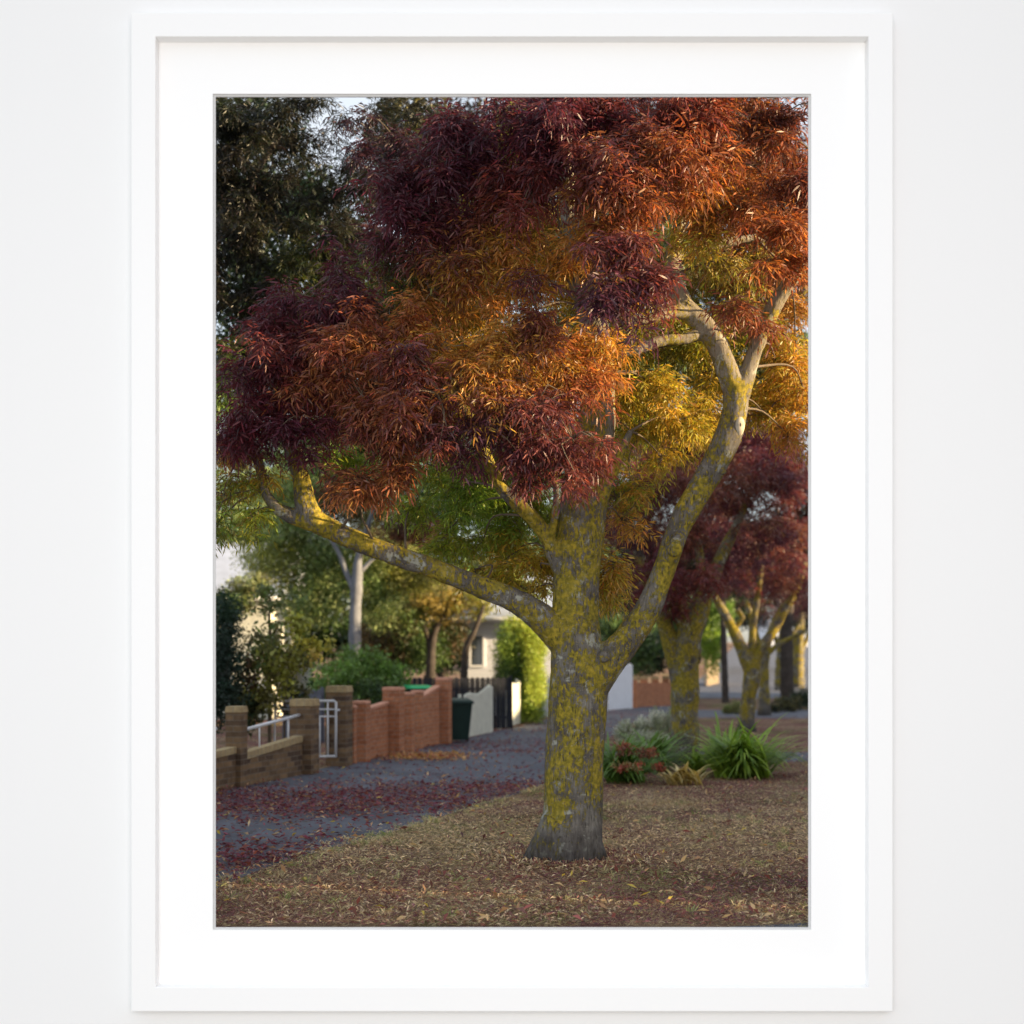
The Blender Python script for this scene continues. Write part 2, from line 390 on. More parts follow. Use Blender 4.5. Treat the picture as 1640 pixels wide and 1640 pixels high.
def place_clusters(pos, colr, scale, r_, tmpl=TMPL, tilt=.3, var=.28):
    """pos (n,3), colr (n,3), scale (n,) -> leaflet verts and colours"""
    VV, CC = [], []
    which = r_.integers(0, len(tmpl), len(pos))
    for k, T in enumerate(tmpl):
        ix = np.nonzero(which == k)[0]
        if not len(ix): continue
        a_ = r_.uniform(0, 2*np.pi, len(ix)); tx = r_.normal(0, tilt, len(ix)); ty = r_.normal(0, tilt, len(ix))
        ca, sa = np.cos(a_), np.sin(a_); Rz = np.zeros((len(ix), 3, 3)); Rz[:,0,0]=ca; Rz[:,0,1]=-sa; Rz[:,1,0]=sa; Rz[:,1,1]=ca; Rz[:,2,2]=1
        Rx = np.zeros_like(Rz); Rx[:,0,0]=1; Rx[:,1,1]=np.cos(tx); Rx[:,1,2]=-np.sin(tx); Rx[:,2,1]=np.sin(tx); Rx[:,2,2]=np.cos(tx)
        Ry = np.zeros_like(Rz); Ry[:,1,1]=1; Ry[:,0,0]=np.cos(ty); Ry[:,0,2]=np.sin(ty); Ry[:,2,0]=-np.sin(ty); Ry[:,2,2]=np.cos(ty)
        Rm = Ry @ Rx @ Rz
        V = np.einsum('nij,mkj->nmki', Rm, T)*scale[ix][:, None, None, None] + pos[ix][:, None, None, :]
        n, mm = V.shape[:2]
        c = np.repeat(colr[ix][:, None, :], mm, 1)*np.exp(r_.normal(0, var, (n, mm, 1)))*np.exp(r_.normal(0, .1, (n, mm, 3)))
        VV.append(V.reshape(-1, 6, 3)); CC.append(c.reshape(-1, 3))
    return np.concatenate(VV), np.clip(np.concatenate(CC), .002, .8)

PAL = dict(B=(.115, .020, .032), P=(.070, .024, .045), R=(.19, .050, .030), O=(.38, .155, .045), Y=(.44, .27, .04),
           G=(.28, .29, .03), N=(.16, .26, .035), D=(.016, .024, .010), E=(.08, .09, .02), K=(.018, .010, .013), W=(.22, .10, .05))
PAL = {k: np.array(v) for k, v in PAL.items()}

def ash_crown(name, clumps, parent, r_, skel=None, size=1.0, dens=1.0, drf=.8, cl_scale=1.0, shell=.5, twigs=True):
    pos, cen, rel_ = [], [], []; tw = MB()
    for (px, row, d, rx, ry, ca, cb, *rest) in clumps:
        n = int(rx*ry/150*dens*(rest[0] if rest else 1)) + 1
        c = np.array(P(px, row, d)); s_ = d/F
        K = max(3, n//7); Rv = np.array([rx*s_, (rx+ry)*.5*s_*drf, ry*s_])
        u = unit(r_.normal(0, 1, (K, 3))); rad = np.minimum(np.abs(r_.normal(0, .55, (K, 1))) + .15, 1.3)
        od = unit(u*[1, 1, .5] + r_.normal(0, .45, (K, 3)) + [0, 0, -.15]); ln_ = r_.uniform(.12, .42, (K, 1))*(d/11)
        w_ = r_.integers(0, K, n); q_ = r_.uniform(-.35, .65, (n, 1))
        pt = (c + u*rad*Rv)[w_] + od[w_]*ln_[w_]*q_ + r_.normal(0, .03, (n, 3))*(d/11) - np.array([0, 0, .12])*q_*q_*(d/11)
        pos.append(pt); cen.append(c); rel_.append((pt-c)/Rv)
        if twigs and skel is not None:
            i = np.argmin(np.linalg.norm(skel[:, :3] - c, axis=1)); s0 = skel[i, :3]
            L = np.linalg.norm(c-s0); mid = (s0+c)/2 + np.array([r_.normal(0, .09), r_.normal(0, .09), .10])*L
            path = spline([(*s0, .011+.002*L), (*mid, .008), (*(c+[0, 0, .02]), .006)], .12)
            tw.tube(path[:, :3], list(path[:, 3]), 6)
            for q in r_.choice(n, min(n, 9), replace=False):
                e_ = pt[q]; m2 = (c+e_)/2 + r_.normal(0, .03, 3) + [0, 0, .04]
                p2 = spline([(*c, .006), (*m2, .0045), (*e_, .0025)], .08); tw.tube(p2[:, :3], list(p2[:, 3]), 5)
    own = np.repeat(np.arange(len(pos)), [len(p_) for p_ in pos]); pos = np.concatenate(pos); rel_ = np.concatenate(rel_); cen = np.array(cen)
    A_ = np.array([PAL[c_[5]] for c_ in clumps]); B_ = np.array([PAL[c_[6]] for c_ in clumps]); sg = .19*clumps[0][2]/11
    colr = np.empty_like(pos)          # neighbouring sprays trade colours, so the hues run into one another
    for i in range(len(pos)):
        w_ = np.exp(-((cen-pos[i])**2).sum(1)/(2*sg*sg)); w_[own[i]] += .25; w_ /= w_.sum(); j = r_.choice(len(w_), p=w_)
        t = min(1, max(0, r_.normal(.5, .3) - .3*rel_[i, 2])); colr[i] = (A_[j]*(1-t)+B_[j]*t)*.65 + (w_ @ (A_+B_)*.5)*.35
    keep = pos[:, 1] > WY + .38
    pos, colr = pos[keep], colr[keep]
    V, C_ = place_clusters(pos, colr, r_.uniform(.75, 1.4, len(pos))*size*cl_scale, r_)
    leaflets_to_mesh(name, V, C_, LEAF, parent)
    if tw.v: tw.build('twig_network', TWIG, parent, True)

def voxel_wood(name, chains, voxel, m, parent, disp=.008, knots=()):
    mb = MB()
    for ch in chains:
        p = spline(ch, .04); mb.tube(p[:, :3], list(p[:, 3]), 20)
    for (c, r_, sx) in knots:
        c = Vector(c)
        mb.tube([c + Vector((0, sx*t, 0)) for t in (0.0, .03, .045)], [r_, r_, r_*.6], 12)
    me0 = mb.mesh('tmp'); o = bpy.data.objects.new('tmp', me0); COL.objects.link(o)
    md = o.modifiers.new('r', 'REMESH'); md.mode = 'VOXEL'; md.voxel_size = voxel; md.adaptivity = 0
    sm = o.modifiers.new('s', 'SMOOTH'); sm.factor = .5; sm.iterations = 4
    dg = bpy.context.evaluated_depsgraph_get(); me = bpy.data.meshes.new_from_object(o.evaluated_get(dg))
    bpy.data.objects.remove(o); me.name = name
    n = len(me.vertices); co = np.empty(n*3); me.vertices.foreach_get('co', co); co = co.reshape(-1, 3)
    no = np.empty(n*3); me.vertices.foreach_get('normal', no); no = no.reshape(-1, 3)
    dsp = np.empty(n)
    for i in range(n):
        x, y, z = co[i]
        foot = max(0.0, 1 - z/.6)
        dsp[i] = (noise.noise((x*4, y*4, z*3))*2.0 + noise.noise((x*16, y*16, z*4.5))*.9 + noise.noise((x*45, y*45, z*14))*.55) * (1+1.2*foot)
    co += no*dsp[:, None]*disp
    me.vertices.foreach_set('co', co.ravel()); me.update()
    me.polygons.foreach_set('use_smooth', [True]*len(me.polygons))
    me.materials.clear()
    return link(name, me, m, parent)

def chain(rows, d0=11.0):
    """rows of (px, row, r_px[, depth])"""
    out = []
    for q in rows:
        d = q[3] if len(q) > 3 else d0
        out.append((*P(q[0], q[1], d), q[2]*d/F))
    return out

# ------------------------------------------------------------------ the main tree
T1 = empty('autumn_ash_tree', G(915, 1380), label='large foreground ash with lichen-yellow trunk, wide limbs and red, orange and yellow leaves', cat='tree')
def rel(o):        # parts are written in world coordinates; undo the parent's offset
    o.matrix_parent_inverse = Matrix.Translation(o.parent.location).inverted(); return o
CH = [
    chain([(905, 1412, 62), (908, 1388, 57), (914, 1355, 51), (917, 1310, 48), (919, 1250, 47.5), (922, 1180, 47), (926, 1110, 47), (925, 1060, 44), (922, 1000, 38.5), (923, 940, 36),
           (928, 880, 37), (935, 810, 37), (945, 740, 35), (955, 670, 30), (958, 600, 26), (950, 520, 23), (935, 440, 20), (915, 350, 16), (905, 260, 12), (900, 170, 8)]),
    chain([(898, 1315, 32), (872, 1362, 27), (850, 1393, 20), (826, 1416, 13)], 10.9),
    chain([(935, 1330, 26), (948, 1372, 20), (958, 1405, 14)], 10.9),
    chain([(905, 1335, 26, 10.85), (900, 1380, 22, 10.75), (895, 1410, 16, 10.7)]),
    # left limb
    chain([(925, 1050, 26, 11.0), (895, 1018, 27, 10.96), (858, 983, 22, 10.9), (805, 953, 18.5, 10.85), (740, 928, 17, 10.8), (680, 905, 16.5, 10.75), (620, 886, 16.5, 10.7), (560, 862, 17, 10.65), (512, 838, 17.5, 10.6), (488, 822, 17, 10.6)]),
    chain([(500, 832, 20, 10.6), (489, 805, 16.5, 10.6), (482, 765, 14, 10.6), (470, 728, 12, 10.6), (450, 670, 11, 10.55), (440, 600, 9, 10.5), (450, 530, 7, 10.4)]),
    chain([(500, 835, 16, 10.6), (466, 826, 12.5, 10.6), (440, 810, 10.5, 10.6), (424, 785, 9, 10.6), (418, 755, 7, 10.6), (400, 700, 6, 10.6)]),
    # right limb
    chain([(930, 1120, 32, 11.0), (965, 1068, 30, 10.95), (1002, 1028, 24, 10.9), (1038, 975, 20, 10.85), (1063, 915, 18.5, 10.8), (1083, 855, 19.5, 10.75), (1112, 800, 21, 10.7), (1143, 745, 21, 10.7),
           (1166, 700, 22, 10.65), (1178, 655, 20.5, 10.65), (1178, 612, 20, 10.6)]),
    chain([(1178, 630, 18, 10.62), (1164, 590, 17.5, 10.6), (1147, 548, 17.5, 10.6), (1122, 515, 17, 10.6), (1094, 488, 16, 10.6), (1078, 440, 13, 10.6), (1080, 390, 12, 10.65), (1100, 320, 10, 10.7), (1120, 240, 8, 10.8), (1130, 160, 6, 10.9)]),
    chain([(1185, 630, 18, 10.62), (1200, 588, 13.5, 10.6), (1217, 538, 13.5, 10.55), (1240, 490, 13.5, 10.5), (1265, 450, 12.5, 10.45), (1295, 415, 11, 10.4), (1330, 370, 9, 10.4), (1350, 300, 7, 10.5)]),
    chain([(1110, 500, 13, 10.6), (1075, 500, 10, 10.5), (1035, 512, 8.5, 10.4), (985, 510, 7, 10.3), (930, 490, 5, 10.2)]),
    chain([(1130, 530, 12, 10.6), (1100, 542, 8.5, 10.55), (1060, 545, 9, 10.5), (1020, 560, 8, 10.45), (975, 575, 6.5, 10.4), (920, 590, 5, 10.3)]),
    chain([(1078, 425, 9, 10.65), (1110, 402, 9, 10.75), (1150, 392, 8, 10.9), (1210, 380, 6, 11)]),
    # mid-left fork behind the foliage
    chain([(915, 945, 14, 11.02), (890, 893, 13, 10.97), (874, 858, 12.5, 10.92), (850, 826, 11.5, 10.9), (818, 795, 10.5, 10.85), (792, 762, 10, 10.8), (765, 700, 10, 10.7), (730, 610, 8, 10.5), (700, 500, 6.5, 10.4), (680, 400, 5, 10.3)]),
    chain([(880, 868, 8, 10.93), (889, 825, 5.5, 10.85), (890, 780, 5, 10.8), (880, 720, 6.5, 10.6), (850, 640, 5.5, 10.3)]),
    chain([(955, 815, 14, 10.95), (975, 770, 8, 10.85), (990, 735, 6.5, 10.8), (1010, 690, 5, 10.8)]),
    chain([(1092, 850, 10, 10.7), (1080, 882, 11, 10.52)]),
]
KN = [(P(1080, 882, 10.55), .048, -1), (P(1157, 756, 10.55), .035, -1), (P(968, 1052, 10.75), .05, -1)]
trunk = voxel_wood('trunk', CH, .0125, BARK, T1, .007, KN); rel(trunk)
SK = np.concatenate([spline(c, .08) for c in CH])
SK = SK[SK[:, 2] > 2.2]
# healed pruning scars
def scar(px, row, d, r_, hz):
    c = P(px, row, d); zs = np.linspace(-1, 1, 11); prof = np.sqrt(np.clip(1-zs**2, .02, 1))
    b_ = MB(); b_.tube([c + Vector((.004*z, .02*z*z, hz*z)) for z in zs], [r_*q for q in prof], 14)
    o = b_.build('pruning_scar', plain('scar_wood', (.46, .41, .32), .85, .25, 25, .4), T1, True); rel(o)
    h = MB().tube([c + Vector((.006, -r_*.80 + .012*abs(z), hz*.62*z)) for z in zs], [.011*q for q in prof], 8).build('hollow', plain('scar_hollow', (.06, .045, .035), .9, .2, 20), o, True)
scar(1183, 682, 10.578, .050, .085); scar(1081, 882, 10.56, .030, .030)

main_clumps = [
 # left burgundy mass
 (425,665,10.1,70,80,'B','B'),(395,690,10.3,45,60,'B','P'),(470,560,10.2,85,70,'B','R'),(520,485,10.2,80,50,'B','P'),(560,610,9.9,85,70,'B','O'),(500,640,10.2,70,70,'B','R'),
 (600,690,9.8,75,60,'P','R'),(585,765,9.9,50,40,'P','O'),(650,650,9.6,75,70,'R','O'),(645,762,9.9,50,42,'R','O'),(700,630,9.5,75,65,'P','R'),(705,715,9.7,55,38,'R','P'),
 (785,610,9.6,80,60,'O','Y'),(860,655,9.5,75,60,'P','R'),(835,725,9.7,70,45,'P','R'),(915,700,9.6,55,50,'P','R'),(765,690,9.6,60,50,'P','P'),(870,755,9.8,50,35,'R','P'),(950,735,10.0,35,30,'P','R'),
 (640,520,10.0,80,55,'R','O'),(575,545,9.9,65,50,'B','O'),(700,480,10.2,60,45,'R','Y'),(700,560,9.9,60,50,'O','Y'),(752,445,10.1,42,45,'Y','O'),(800,560,9.9,70,45,'Y','O'),(860,500,9.7,60,55,'P','R'),
 (905,545,9.8,65,50,'Y','O'),(955,565,9.9,50,45,'Y','O'),(930,620,9.8,50,45,'O','R'),(820,440,10.2,50,40,'Y','O'),(640,450,10.6,50,30,'N','D'),
 # upper mass
 (760,200,10.2,100,55,'B','P'),(700,300,10.2,90,65,'B','P'),(625,385,10.3,75,50,'P','B'),(740,370,10.1,70,50,'P','B'),(850,300,9.9,90,75,'R','B'),(785,385,10.0,70,45,'O','Y'),(900,235,9.8,90,60,'P','B'),
 (1000,235,9.6,100,60,'P','R'),(960,300,9.5,80,50,'P','R'),(1000,325,9.6,85,45,'O','R'),(940,375,9.8,75,42,'Y','O'),(1010,415,9.4,80,42,'P','R'),(985,465,9.3,75,45,'P','P'),(1055,450,9.4,45,48,'P','R'),
 (1050,250,9.5,60,50,'R','O'),(1100,215,9.8,75,50,'R','B'),(1180,260,9.9,80,55,'R','O'),(1235,200,10.0,70,50,'R','K'),(1200,340,9.9,85,50,'O','R'),(1270,370,9.8,50,60,'O','R'),(1255,290,10.0,60,50,'R','K'),
 (1110,320,10.0,60,45,'Y','O'),(1120,370,10.2,50,35,'O','G'),(1190,490,10.1,48,34,'W','R'),(1150,420,10.4,50,30,'W','G',.7),(1240,430,9.9,40,35,'O','R'),(870,180,10.0,90,40,'B','P'),(980,165,9.9,90,35,'B','R'),(1150,165,10.0,90,35,'R','O'),
 (890,420,10.1,60,50,'Y','O'),
 (660,340,10.1,90,60,'B','P'),(720,415,10.0,60,38,'P','R'),(800,320,10.0,80,55,'B','R'),(760,260,10.1,90,50,'P','B'),(620,300,10.4,60,45,'B','K'),(940,195,9.8,100,45,'B','P'),(440,520,10.3,60,50,'B','P'),(540,440,10.3,60,40,'P','B'),(420,590,10.1,60,60,'B','P'),(480,690,10.0,50,38,'B','P'),(1080,180,9.8,80,40,'B','R'),(860,210,9.9,80,45,'B','P'),(660,590,9.7,50,45,'P','R'),(1030,280,9.5,60,35,'P','R'),
 # right side and rear, yellow and green
 (1040,615,11.3,75,60,'G','Y'),(1095,680,11.4,55,50,'Y','G'),(1020,700,11.4,45,45,'G','Y'),(1060,560,11.5,60,35,'G','D'),(1245,590,11.7,55,50,'G','Y'),(1262,700,11.5,42,42,'Y','O'),(1225,665,11.7,45,45,'Y','G'),
 (1275,560,11.6,35,40,'O','Y'),(1130,600,11.6,40,50,'G','Y'),(1215,530,11.8,40,40,'G','D'),(1060,735,11.4,40,30,'Y','G'),(1000,640,11.6,50,50,'G','N'),(1290,640,11.7,40,40,'Y','O'),
 (985,800,11.5,32,35,'N','G'),(995,835,11.4,32,30,'Y','O'),(985,905,11.3,40,48,'O','Y'),(965,940,11.5,35,35,'Y','G'),(870,920,11.6,35,45,'Y','G'),(945,880,11.6,40,40,'Y','G'),(850,950,11.7,40,25,'Y','G'),
 (745,790,11.7,60,60,'N','N'),(705,750,11.7,50,40,'N','G'),(775,865,11.8,65,50,'N','G'),(830,880,11.8,50,45,'G','Y'),(720,850,11.9,40,40,'N','G'),(805,825,11.8,55,50,'N','N'),(660,815,11.9,50,25,'G','N'),(860,790,11.8,40,50,'N','G'),
 (540,740,11.5,50,35,'N','G'),(760,915,11.9,50,28,'G','Y'),(740,510,11.5,110,70,'O','G'),(880,600,11.5,90,80,'Y','O'),(620,600,11.8,110,80,'W','K'),(760,650,11.6,90,70,'Y','G'),(960,480,11.4,90,60,'Y','G'),(850,380,11.6,110,80,'R','G'),(1000,380,11.4,90,60,'O','R'),(1150,300,11.5,110,90,'W','R'),(1000,250,11.6,120,80,'K','W'),(850,220,11.8,110,70,'K','G'),(1230,420,11.4,70,50,'W','G',.6),
 (640,230,12.4,60,50,'K','P'),(700,480,12.6,110,80,'W','D'),(900,480,12.7,120,90,'W','G'),(1050,430,12.6,90,70,'G','W'),(1150,480,12.5,80,60,'G','W'),(1240,500,12.4,70,60,'Y','W'),(1280,430,12.3,50,50,'W','O'),(1080,520,12.6,80,60,'G','D'),(1180,600,12.5,80,60,'G','Y'),(1270,620,12.4,50,60,'Y','G'),(1000,560,12.6,70,70,'G','D'),(1120,660,12.6,80,60,'G','Y'),(1030,650,12.6,70,60,'G','D'),(1100,250,12.5,110,90,'W','K'),(1240,250,12.3,90,90,'W','R'),(950,250,12.6,110,90,'K','W'),(800,260,12.6,110,90,'K','P'),(900,170,12.6,120,60,'K','B'),(1100,170,12.5,120,60,'K','B'),(1200,380,12.4,80,60,'W','O'),(620,620,12.6,100,80,'K','W'),(760,600,12.6,110,90,'W','G'),(520,620,12.4,80,70,'B','K'),(450,600,12.2,60,60,'B','K'),(620,500,12.6,80,50,'W','D'),(880,620,12.6,100,90,'Y','W'),(960,700,12.5,70,70,'Y','N'),(780,740,12.6,90,60,'N','G'),(870,840,12.6,70,70,'G','N'),
 (370,795,10.6,35,42,'G','N'),(402,825,10.6,32,26,'N','G'),(362,740,10.7,25,30,'Y','O'),(432,772,10.6,18,16,'G','Y'),(350,840,10.7,20,20,'W','N'),
]
ash_crown('crown', main_clumps, T1, np.random.default_rng(11), SK, 1.0, 2.3)
for ch_ in [c for c in T1.children if c.name.startswith(('crown', 'twig'))]: rel(ch_)

# ------------------------------------------------------------------ dark neighbour tree, top left
def simple_wood(chains, m, parent, name='trunk', n=12, step=.15):
    mb = MB()
    for ch in chains:
        p = spline(ch, step); jit = [r_*(1+.06*math.sin(i*1.7)) for i, r_ in enumerate(p[:, 3])]
        mb.tube(p[:, :3], jit, n)
    o = mb.build(name, m, parent, True); return rel(o)
def tree_empty(name, loc, label, cat='tree', group=None):
    return empty(name, loc, label=label, cat=cat, group=group)
T2 = tree_empty('dark_ash_tree', P(285, 1300, 15.5).xy.to_3d(), 'ash with shade put into its blackish green leaf colour at the top left, sky showing through it')
b0 = T2.location
simple_wood([[(b0.x, b0.y, -.1, .25), (b0.x+.1, b0.y, 2, .2), (*P(290, 600, 15.2), .15), (*P(335, 400, 15.2), .10), (*P(400, 290, 15.2), .05), (*P(450, 215, 15.2), .02)],
             [(*P(300, 520, 15.2), .06), (*P(430, 450, 15.1), .03), (*P(540, 420, 15), .015)], [(*P(290, 650, 15), .06), (*P(370, 560, 15), .03), (*P(420, 520, 15), .015)]], DARKBARK, T2)
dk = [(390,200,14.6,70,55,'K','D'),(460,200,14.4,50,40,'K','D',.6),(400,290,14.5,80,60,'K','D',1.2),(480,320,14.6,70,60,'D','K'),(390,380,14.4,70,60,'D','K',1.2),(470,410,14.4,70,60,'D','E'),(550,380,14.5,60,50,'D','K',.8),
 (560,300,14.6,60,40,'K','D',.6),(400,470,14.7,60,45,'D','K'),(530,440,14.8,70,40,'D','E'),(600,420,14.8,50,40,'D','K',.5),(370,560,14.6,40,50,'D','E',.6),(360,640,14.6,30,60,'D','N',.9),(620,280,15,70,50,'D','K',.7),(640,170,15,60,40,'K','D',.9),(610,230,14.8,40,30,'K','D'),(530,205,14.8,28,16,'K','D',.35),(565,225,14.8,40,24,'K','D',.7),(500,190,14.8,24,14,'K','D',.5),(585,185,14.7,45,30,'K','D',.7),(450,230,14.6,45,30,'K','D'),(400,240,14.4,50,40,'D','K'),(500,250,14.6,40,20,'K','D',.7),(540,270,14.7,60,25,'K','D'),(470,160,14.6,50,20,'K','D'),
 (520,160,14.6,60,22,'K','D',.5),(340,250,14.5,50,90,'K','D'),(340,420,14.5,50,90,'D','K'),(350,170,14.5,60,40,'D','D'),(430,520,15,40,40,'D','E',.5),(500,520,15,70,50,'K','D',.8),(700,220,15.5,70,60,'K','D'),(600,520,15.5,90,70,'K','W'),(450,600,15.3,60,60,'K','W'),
 (700,400,15.5,80,80,'K','G')]  # near-black leaf colours carry the shade of this backlit tree
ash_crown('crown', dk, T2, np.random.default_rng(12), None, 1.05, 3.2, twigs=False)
for c in T2.children:
    if c.name.startswith('crown'): rel(c)

# ------------------------------------------------------------------ street trees behind
def street_tree(base_px, base_row, chains, clumps, label, seed, dens=.6, cl=1.6, group=None, name='burgundy_ash_tree', dm=3.2):
    b = G(base_px, base_row); T = tree_empty(name, b, label, group=group)
    d = b.y
    simple_wood([chain(c, d) for c in chains], BARKF, T)
    ash_crown('crown', [(a_, b_, c_*d, *r_) for (a_, b_, c_, *r_) in clumps], T, np.random.default_rng(seed), None, cl, dens*dm, twigs=False)
    for c in T.children:
        if c.name.startswith('crown'): rel(c)
    return T
gt = 'row of street trees along the verge'
street_tree(1097, 1225, [
  [(1097, 1240, 30), (1098, 1210, 25), (1096, 1150, 22.5), (1098, 1090, 22.5), (1097, 1050, 22), (1105, 1010, 22), (1120, 975, 17), (1138, 930, 13), (1158, 885, 10), (1180, 840, 7), (1200, 790, 4)],
  [(1092, 1110, 14), (1080, 1050, 15), (1068, 1010, 13), (1055, 970, 13), (1030, 910, 10), (1010, 840, 7)],
  [(1108, 1060, 14), (1112, 1040, 11), (1100, 1010, 10), (1085, 985, 9), (1075, 940, 7)], [(1110, 1020, 10), (1125, 960, 8), (1120, 880, 6), (1110, 800, 5)]],
 [(1020,870,1.0,40,60,'B','P'),(1040,800,1.0,50,55,'B','W'),(1090,780,.98,60,40,'B','W'),(1110,850,.97,65,55,'B','W'),(1060,910,.96,50,55,'B','B'),(1110,930,.95,50,50,'B','R'),(1150,900,1.02,40,50,'P','B'),(1000,800,1.05,40,50,'B','B'),
  (1180,800,1.0,50,50,'B','P'),(1010,940,1.0,30,40,'B','B'),(1070,960,.98,40,30,'B','B'),(1200,860,1.05,40,45,'B','P'),(1150,720,1.05,90,50,'P','B'),(1050,720,1.06,80,50,'P','W'),(1230,760,1.0,60,50,'B','P'),(1190,770,.97,60,45,'B','W'),(1090,700,1.06,80,50,'P','W'),(1200,690,1.06,80,50,'B','P'),(1250,720,1.05,60,50,'P','B'),(1130,770,1.04,60,50,'B','W'),(1225,812,.98,42,36,'B','W'),(1062,812,1.0,40,40,'B','P'),(1235,840,1.03,40,36,'P','B')],
 'second ash in the row, yellow lichened trunk among strappy plants, burgundy crown', 21, .9, 1.3, gt)
street_tree(1195, 1172, [
  [(1195, 1180, 17), (1196, 1150, 13), (1200, 1110, 12), (1204, 1075, 14), (1186, 1035, 10), (1170, 1000, 8), (1150, 965, 6.5), (1135, 940, 5)],
  [(1204, 1080, 12), (1212, 1050, 9), (1232, 1020, 8), (1256, 980, 7), (1275, 945, 6), (1290, 900, 5)],
  [(1204, 1080, 9), (1205, 1040, 7), (1206, 1000, 6), (1213, 960, 5), (1220, 900, 4)], [(1186, 1035, 6), (1175, 1010, 5), (1190, 990, 4.5), (1180, 975, 4)]],
 [(1215,870,1.0,60,40,'B','W'),(1265,850,.97,50,60,'B','W'),(1250,780,1.0,70,50,'B','R'),(1180,920,1.0,50,40,'B','B'),(1230,925,1.0,50,28,'B','W'),(1290,930,1.0,40,40,'P','K'),(1160,850,1.05,60,60,'P','B'),(1270,900,1.03,50,40,'P','B'),(1300,800,1.0,50,70,'P','B'),(1245,885,.96,45,32,'B','W'),(1285,905,.96,35,34,'B','P'),(1195,905,.97,35,28,'B','P'),(1240,928,.95,36,22,'B','W'),(1206,938,.95,26,18,'P','B'),(1280,925,.95,30,24,'B','P'),(1245,900,.94,40,24,'P','B'),(1165,935,.95,26,20,'B','P')],
 'third ash in the row, grey forked trunk standing beyond the strappy plants', 22, .8, 1.5, gt)
street_tree(1224, 1146, [
  [(1224, 1150, 11), (1224, 1110, 8.5), (1224, 1060, 8), (1235, 1010, 6), (1260, 960, 5)], [(1224, 1070, 6), (1212, 1020, 5), (1195, 960, 4)], [(1225, 1050, 5), (1250, 1030, 4), (1290, 1010, 3)]],
 [(1225,940,1.0,70,40,'P','K'),(1290,960,1.0,50,35,'P','K'),(1160,940,1.02,50,40,'P','K'),(1290,900,1.05,70,50,'K','P')],
 'fourth ash in the row, slim trunk half hidden behind the third', 23, .8, 1.7, gt)
for (px, row, r_, lb, sd) in ((1251, 1112, 9.5, 'dark far street tree left of the two at the right edge', 24), (1278, 1110, 9.5, 'dark far street tree rightmost of the row at the right edge', 25)):
    street_tree(px, row, [[(px, row+3, r_*1.2), (px, row-40, r_), (px+2, 1030, r_*.8), (px+6, 980, r_*.5)], [(px, 1050, 5), (px+16, 1020, 3.5), (px+30, 1000, 2.5)], [(px, 1045, 5), (px-14, 1010, 3)]],
     [(px,975,1.0,45,28,'K','P'),(px+15,940,1.0,50,35,'K','P'),(px-10,990,1.0,25,16,'K','D')], lb, sd, .8, 1.9, gt)

# ------------------------------------------------------------------ broadleaf plants of the gardens
def broad(name, clumps, parent, r_, leaf=.07, lw=.45, cover=3.0, m=LEAFB, droop=-.3):
    """clumps (px,row,d,rx,ry,colA,colB[,density])"""
    V, C_ = [], []
    for (px, row, d, rx, ry, ca, cb, *rest) in clumps:
        s_ = d/F; area = math.pi*rx*ry*s_*s_; n = int(2.4*cover*area/(leaf*leaf*lw*.6)*(rest[0] if rest else 1)) + 3
        c = np.array(P(px, row, d)); nb = max(6, n//28)
        ub = unit(r_.normal(0, 1, (nb, 3)))*r_.uniform(.3, 1, (nb, 1)); sub = r_.integers(0, nb, n)
        u = ub[sub] + r_.normal(0, .16, (n, 3))
        p = c + u*np.array([rx*s_, (rx+ry)*.5*s_, ry*s_])
        dd = unit(r_.normal(0, 1, (n, 3)) + [0, 0, droop]); sd = unit(np.cross(dd, unit(r_.normal(0, 1, (n, 3)) + [0, 0, .8])))
        L = leaf*r_.uniform(.6, 1.3, (n, 1)); W_ = L*lw*.5
        V.append(np.stack([p, p+dd*L*.45+sd*W_, p+dd*L, p+dd*L*.45-sd*W_], 1))
        t = np.clip(r_.normal(.5, .4, (nb, 1)), 0, 1)[sub]
        C_.append((PAL2[ca]*(1-t)+PAL2[cb]*t)*np.exp(r_.normal(0, .3, (n, 1))))
    V = np.concatenate(V); C_ = np.clip(np.concatenate(C_), .002, .8)
    k = V[:, :, 2].min(1) > .0
    return diamonds_to_mesh(name, V[k], C_[k], m, parent)
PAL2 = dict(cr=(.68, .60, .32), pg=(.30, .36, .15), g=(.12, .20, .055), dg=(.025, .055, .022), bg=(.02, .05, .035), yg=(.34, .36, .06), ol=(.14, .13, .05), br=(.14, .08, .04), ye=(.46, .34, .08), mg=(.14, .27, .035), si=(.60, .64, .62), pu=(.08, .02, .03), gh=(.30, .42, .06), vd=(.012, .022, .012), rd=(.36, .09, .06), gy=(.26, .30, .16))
PAL2 = {k: np.array(v) for k, v in PAL2.items()}
def garden_tree(name, base, chains, clumps, label, seed, bark=DARKBARK, leaf=.07, lw=.45, cover=3.0, cat='tree', group=None, foliage='crown'):
    T = tree_empty(name, (base[0], base[1], 0), label, cat, group)
    if chains: simple_wood(chains, bark, T, 'trunk' if cat == 'tree' else 'stem')
    rel(broad(foliage, clumps, T, np.random.default_rng(seed), leaf, lw, cover)); return T
b = P(568, 1060, 33)
